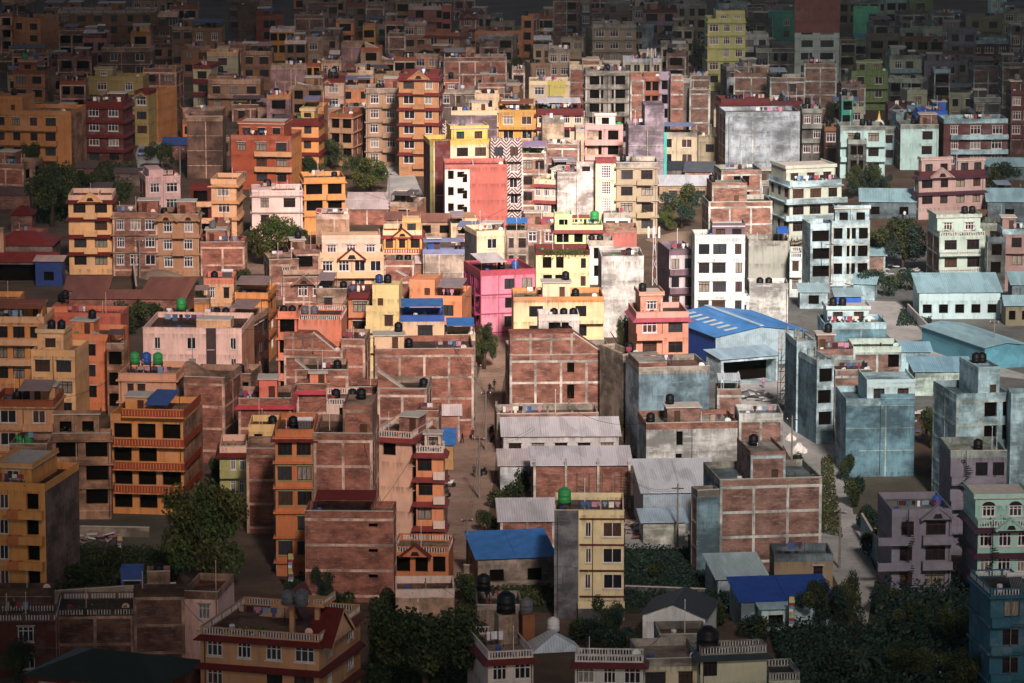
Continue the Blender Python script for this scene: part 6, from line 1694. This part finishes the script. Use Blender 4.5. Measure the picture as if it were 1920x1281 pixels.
gwall((1640, 1010), (1790, 1092), 1.2, 'cemd', 'low wall beside the mauve arched house')
gwall((250, 512), (256, 560), 2.0, 'wood', 'dark plank fence below the street', 'plank_fence')
gwall((1340, 450), (1480, 452), 1.0, 'cemp', 'pale low wall on the sandy mound')
# ---------------------------------------------------------------- people
def body(pose):
    """standing or walking figure, 1.7 m; limbs are one skinned surface"""
    st = .16 if pose == 'walk' else .05
    V = [(0, 0, .92, .13), (0, 0, 1.12, .12), (0, 0, 1.34, .145), (0, 0, 1.46, .055), (0, -.01, 1.53, .075), (0, -.01, 1.63, .09), (0, -.01, 1.7, .06),
         (.17, 0, 1.4, .06), (.22, .03 + st * .6, 1.14, .045), (.2, -.04 + st * 1.2, .9, .035), (.2, -.05 + st * 1.2, .8, .03),
         (-.17, 0, 1.4, .06), (-.22, .03 - st * .6, 1.14, .045), (-.2, -.04 - st * 1.2, .9, .035), (-.2, -.05 - st * 1.2, .8, .03),
         (.09, 0, .86, .095), (.1, -st, .48, .06), (.1, -st * .8, .08, .045), (.1, -st * .8 - .14, .04, .035),
         (-.09, 0, .86, .095), (-.1, st * .7, .48, .06), (-.1, st * 1.5, .08, .045), (-.1, st * 1.5 - .14, .04, .035)]
    E = [(0,1),(1,2),(2,3),(3,4),(4,5),(5,6),(2,7),(7,8),(8,9),(9,10),(2,11),(11,12),(12,13),(13,14),(0,15),(15,16),(16,17),(17,18),(0,19),(19,20),(20,21),(21,22)]
    me = bpy.data.meshes.new('b'); me.from_pydata([v[:3] for v in V], E, []); o = bpy.data.objects.new('b', me); COL.objects.link(o)
    md = o.modifiers.new('s', 'SKIN'); 
    for i, v in enumerate(V): me.skin_vertices[0].data[i].radius = (v[3], v[3] * .85)
    me.skin_vertices[0].data[0].use_root = True
    o.modifiers.new('u', 'SUBSURF').levels = 1
    dg = bpy.context.evaluated_depsgraph_get(); m2 = bpy.data.meshes.new_from_object(o.evaluated_get(dg)); bpy.data.objects.remove(o)
    return m2
def person(px, py, pose, shirt, trousers, rz, lb, z=0):
    me = body(pose)
    for n in ('skin', shirt, trousers, 'hair'): me.materials.append(_m[n] if n in _m else mat(n))
    for f in me.polygons:
        c = f.center; f.use_smooth = True
        f.material_index = 0 if c.z > 1.44 or c.z < .06 or (abs(c.x) > .17 and c.z < .95) else (1 if c.z > .9 else 2)
        if c.z > 1.6 or (c.z > 1.5 and c.y > .02): f.material_index = 3
    t = thing('person', lb, 'person', at(px, py, z), rz, 'people in the lanes'); obj('body', me, t)
    return t
PE = [(918, 740, 'walk', 'cloth4', 'cloth4', 0, 'person in black walking left of another in the upper dirt lane'), (927, 733, 'walk', 'cloth4', 'wood', 3, 'person in dark clothes just right of the walker in black'),
 (886, 826, 'stand', 'cloth9', 'cloth4', .5, 'person standing in the lane below the small white tin roof'), (867, 832, 'walk', 'cloth4', 'cloth4', 1.5, 'person in dark clothes beside the roadside stall'),
 (889, 895, 'walk', 'charcoal', 'cloth4', 0, 'person in dark blue walking down the middle of the lane'), (1384, 716, 'walk', 'cloth0', 'cloth4', 1.2, 'person in a pale shirt by the motorbikes at the warehouse'),
 (1431, 728, 'stand', 'cloth2', 'cloth3', 0, 'person in pink standing in the warehouse yard'), (131, 1010, 'stand', 'cloth8', 'cloth4', 0, 'person in a pale blue shirt in the dark garden'),
 (1493, 800, 'stand', 'cloth1', 'cloth4', 0, 'person in red above the white sacks'), (322, 302, 'walk', 'cloth4', 'cloth4', 0, 'person in the hill street near the silver car'),
 (1016, 845, 'stand', 'cloth1', 'cloth1', 0, 'person in red at the railing of the grey workshop'), (1696, 412, 'stand', 'cloth0', 'cloth3', 0, 'person in white in front of the shed under the peach house')]
for a in PE: person(*a)
# ---------------------------------------------------------------- vehicles
def wheel(b, x, y, r, w=.12):
    n = 14; i = len(b.v); sl = b.slot('tyre')
    for s in (-w, w):
        for k in range(n): a = 6.283 * k / n; b.v.append((x + r * math.cos(a), y + s, r + r * math.sin(a)))
    for k in range(n): q = (k + 1) % n; b.f.append((i + k, i + q, i + n + q, i + n + k)); b.mi.append(sl)
    b.f.append(tuple(i + k for k in range(n))); b.f.append(tuple(i + n + k for k in range(n - 1, -1, -1))); b.mi += [sl, sl]
def motorbike(px, py, rz, c, lb):
    t = thing('motorbike', lb, 'motorbike', at(px, py, 0), rz, 'parked motorbikes')
    for x in (-.6, .6): b = MB(); wheel(b, x, 0, .3, .06); b.build('wheel', t)
    b = MB(); b.box(-.55, .1, -.13, .13, .55, .78, c); b.prism([(.05, .5), (.45, .55), (.5, .95), (.1, .85)], -.14, .14, c); b.box(-.2, .3, -.12, .12, .25, .55, 'steel'); b.build('body', t)
    b = MB(); b.box(-.65, .1, -.14, .14, .79, .88, 'tyre'); b.build('seat', t)
    b = MB(); b.bar((.6, 0, .3), (.42, 0, 1.0), .04, 'steel'); b.bar((.42, -.35, 1.05), (.42, .35, 1.05), .025, 'tyre'); b.build('handlebar', t)
    b = MB(); b.bar((.52, 0, .88), (.6, 0, .88), .09, 'plastw', 8); b.build('headlight', t)
for a in [(846, 1020, 1.2, 'cloth1', 'red motorbike parked at the lane below the striped awning'), (842, 914, .4, 'cloth0', 'white and black motorbike left of the lane'), (836, 934, .9, 'cloth9', 'dark red motorbike in front of the pink and white building'),
 (922, 812, 1.3, 'cloth4', 'black motorbike at the upper right edge of the lane'), (906, 892, 1.0, 'cloth4', 'black motorbike leaning by the garden fence'), (1396, 705, .2, 'cloth4', 'left motorbike in front of the warehouse porch'),
 (1406, 702, .3, 'cloth9', 'right motorbike in front of the warehouse porch'), (1538, 818, .5, 'cloth3', 'blue motorbike beside the reddish soil heap'), (926, 828, 1.0, 'cloth9', 'maroon motorbike left of the white workshop roof')]: motorbike(*a)
def car(px, py, rz, c, lb, kind='car'):
    t = thing({'car': 'parked_car', 'van': 'parked_van'}[kind], lb, kind, at(px, py, 0), rz)
    h = .78 if kind == 'car' else 1.0; Lh = 2.0
    b = MB(); pr = [(-Lh, .35), (Lh, .35), (Lh, .62), (Lh - .15, h), (.9, h + .05), (-Lh + .1, h + .05), (-Lh, .8)]
    b.prism(pr, -.8, .8, c); b.build('body', t)
    b = MB(); top = 1.42 if kind == 'car' else 1.85
    b.prism([(-1.5 if kind == 'car' else -1.9, h + .051), (1.15, h + .051), (.55, top - .07), (-1.2 if kind == 'car' else -1.8, top - .07)], -.7, .7, 'glass'); b.build('windows', t)
    b = MB(); b.box(-1.2 if kind == 'car' else -1.8, .5, -.72, .72, top - .07, top, c); b.build('roof', t)
    for x in (-1.2, 1.25):
        for y in (-.72, .72): b = MB(); wheel(b, x, y, .32, .1); b.build('wheel', t)
    for y in (-.6, .6): b = MB(); b.box(Lh, Lh + .04, y - .15, y + .15, .6, .74, 'plastw'); b.build('headlight', t)
car(771, 376, R(-80), 'plastw', 'white van with a dark rear parked in the steep lane', 'van'); car(267, 292, R(-85), 'greyblue', 'silver car parked in the hill street')
car(160, 506, R(5), 'bluedim', 'dark blue car parked before the yellow and white house')
def truck(px, py, rz, lb):
    t = thing('delivery_truck', lb, 'truck', at(px, py, 0), rz)
    b = MB(); b.box(-2.4, .7, -.85, .85, .7, 2.3, 'yellow'); b.build('cargo_box', t)
    b = MB(); b.prism([(.75, .5), (2.1, .5), (2.1, 1.2), (1.7, 1.95), (.75, 1.95)], -.8, .8, 'yellow'); b.build('cab', t)
    b = MB(); b.prism([(1.0, 1.2), (1.95, 1.2), (1.6, 1.8), (1.0, 1.8)], -.82, .82, 'glass'); b.build('window', t)
    b = MB(); b.box(-2.4, 2.1, -.5, .5, .4, .7, 'frame_dark'); b.build('chassis', t)
    for x in (-1.6, 1.4):
        for y in (-.72, .72): b = MB(); wheel(b, x, y, .38, .1); b.build('wheel', t)
truck(224, 502, 0, 'yellow box truck parked in front of the brown tenement')
# ---------------------------------------------------------------- rubble and loose sheets (countable pieces small)
def sheets(px, py, n, sp, cols, lb):
    p = at(px, py, 0); b = MB()
    for i in range(n):
        x, y = rnd.uniform(-sp, sp), rnd.uniform(-sp, sp); w, d = rnd.uniform(.4, 1.4), rnd.uniform(.4, 1.2); z = rnd.uniform(.05, .5); tl = rnd.uniform(-.4, .4)
        b.poly([(x, y, z), (x + w, y + .1, z + tl * w), (x + w, y + d, z + tl * w + .1), (x, y + d, z + .1)], rnd.choice(cols))
    o = b.build('rubble', None, p); tag(o, lb, 'rubble', kind='stuff')
sheets(1640, 520, 60, 9, ['tinc', 'cemc', 'plastw', 'cemt'], 'scrap sheets and rubble beside the unfinished building')
sheets(1760, 800, 90, 9, ['tinc', 'cemd', 'plastw', 'blue', 'brkc'], 'scrap and rubbish right of the blue-grey wall')
sheets(1540, 545, 50, 6, ['cemc', 'brkc', 'plastw'], 'rubble below the unfinished building')
sheets(1225, 1000, 60, 4, ['cemc', 'plastw', 'brkc', 'tan'], 'rubble in the yard below the lean-to roof')
sheets(1425, 745, 60, 4, ['tinc', 'cemd', 'plastw', 'cemc'], 'scrap pieces in the warehouse yard')
sheets(160, 1010, 40, 3, ['plastw', 'cloth2', 'cemw'], 'scattered rubbish in the front yard')
sheets(1440, 460, 40, 8, ['cemp', 'tan', 'brkc'], 'debris on the sandy mound')
sheets(1720, 1250, 40, 6, ['plastw', 'tinc'], 'pale litter on the wooded slope')
# ---------------------------------------------------------------- light
EL, AZ = 30.0, 8.0         # sun behind the camera, slightly to the right
sun = bpy.data.lights.new('sun', 'SUN'); so = bpy.data.objects.new('sun', sun); COL.objects.link(so)
sun.energy = 5.0; sun.angle = R(9.0); sun.color = (1, .84, .77)
tosun = Vector((math.sin(R(AZ)) * math.cos(R(EL)), -math.cos(R(AZ)) * math.cos(R(EL)), math.sin(R(EL))))
so.rotation_euler = tosun.to_track_quat('Z', 'Y').to_euler(); so.location = tosun * 300
w = bpy.data.worlds.new('World'); sc.world = w; w.use_nodes = True; nt = w.node_tree
sky = nt.nodes.new('ShaderNodeTexSky'); sky.sky_type = 'NISHITA'; sky.sun_disc = False
sky.sun_elevation = R(EL); sky.sun_rotation = R(180 - AZ); sky.dust_density = 1.0
nt.links.new(sky.outputs[0], nt.nodes['Background'].inputs[0]); nt.nodes['Background'].inputs[1].default_value = .027
# unseen deck added behind the camera, its hole shaped so the town's edges go dark
LC = 900.0; c0 = Vector((16, 706, 0)) + tosun * LC
b = MB(); NA, NR = 72, 10
random.seed(3)
ax, ay = 60.0, 99.0
def ring(s, t):
    wob = 1 + .12 * math.sin(3 * t + 1) + .09 * math.sin(7 * t) + .07 * math.sin(13 * t + 2)
    k = wob + s * 9
    return ax * k * math.cos(t), (ay * (wob + s * 8)) * math.sin(t) / math.sin(R(EL))
top, bot = [], []
for j in range(NR + 1):
    s = (j / NR) ** 1.6
    for i in range(NA):
        t = 6.2832 * i / NA; x, y = ring(s, t); th = 8 + 50 * math.sin(math.pi * min(1, s * 1.0)) + 8 * math.sin(5 * t + j) + 5 * math.sin(11 * t + 2 * j)
        th = max(th, 3) if 0 < j < NR else 1.5
        top.append((c0.x + x, c0.y + y, c0.z + th)); bot.append((c0.x + x, c0.y + y, c0.z - th * .35))
nT = len(top); b.v = top + bot; sl = b.slot('plastw')
for j in range(NR):
    for i in range(NA):
        q = (i + 1) % NA; a, c, d, e = j * NA + i, j * NA + q, (j + 1) * NA + q, (j + 1) * NA + i
        b.f.append((a, e, d, c)); b.f.append((nT + a, nT + c, nT + d, nT + e)); b.mi += [sl, sl]
for i in range(NA):
    q = (i + 1) % NA; b.f.append((i, q, nT + q, nT + i)); b.mi.append(sl); o_ = NR * NA; b.f.append((o_ + q, o_ + i, nT + o_ + i, nT + o_ + q)); b.mi.append(sl)
m, nt2, bb = newmat('sun_blocker'); g = N(nt2, 'ShaderNodeNewGeometry').outputs['Position']
bb.inputs['Roughness'].default_value = 1
nt2.links.new(ramp(nt2, noise(nt2, g, .01, 5), .3, .7, (.6, .6, .62), (.82, .82, .84)), bb.inputs['Base Color'])
tr = nt2.nodes.new('ShaderNodeBsdfTransparent'); ms = nt2.nodes.new('ShaderNodeMixShader'); ms.inputs[0].default_value = .90   # lets a little sun through the added deck
nt2.links.new(tr.outputs[0], ms.inputs[1]); nt2.links.new(bb.outputs[0], ms.inputs[2]); nt2.links.new(ms.outputs[0], nt2.nodes['Material Output'].inputs[0])
o = b.build('sun_blocker', None, None, True); o.data.materials.clear(); o.data.materials.append(m); tag(o, kind='structure')
b = MB(); b.box(-560, 560, -60, 1500, -1.2, 150, 'plastw')
hz = b.build('haze'); hz.data.materials.clear(); m = bpy.data.materials.new('haze'); m.use_nodes = True; hz.data.materials.append(m)
nt3 = m.node_tree; nt3.nodes.clear(); oo = nt3.nodes.new('ShaderNodeOutputMaterial'); pv = nt3.nodes.new('ShaderNodeVolumePrincipled')
pv.inputs['Density'].default_value = .00004; pv.inputs['Color'].default_value = (.80, .92, 1, 1); nt3.links.new(pv.outputs[0], oo.inputs['Volume'])
tag(hz, 'thin evening haze over the town', 'haze', kind='stuff')
sc.cycles.volume_bounces = 0
sc.view_settings.view_transform = 'Standard'; sc.view_settings.look = 'None'; sc.view_settings.gamma = 1; sc.view_settings.exposure = EXPO
dup = {k: v for k, v in LABELS.items() if len(v) > 1}
print('DUPLICATE LABELS', len(dup)); [print('  ', k, len(v)) for k, v in list(dup.items())[:30]]
print('OBJECTS', len(bpy.data.objects))
sc.cycles.max_bounces = 4; sc.cycles.diffuse_bounces = 3; sc.cycles.glossy_bounces = 2
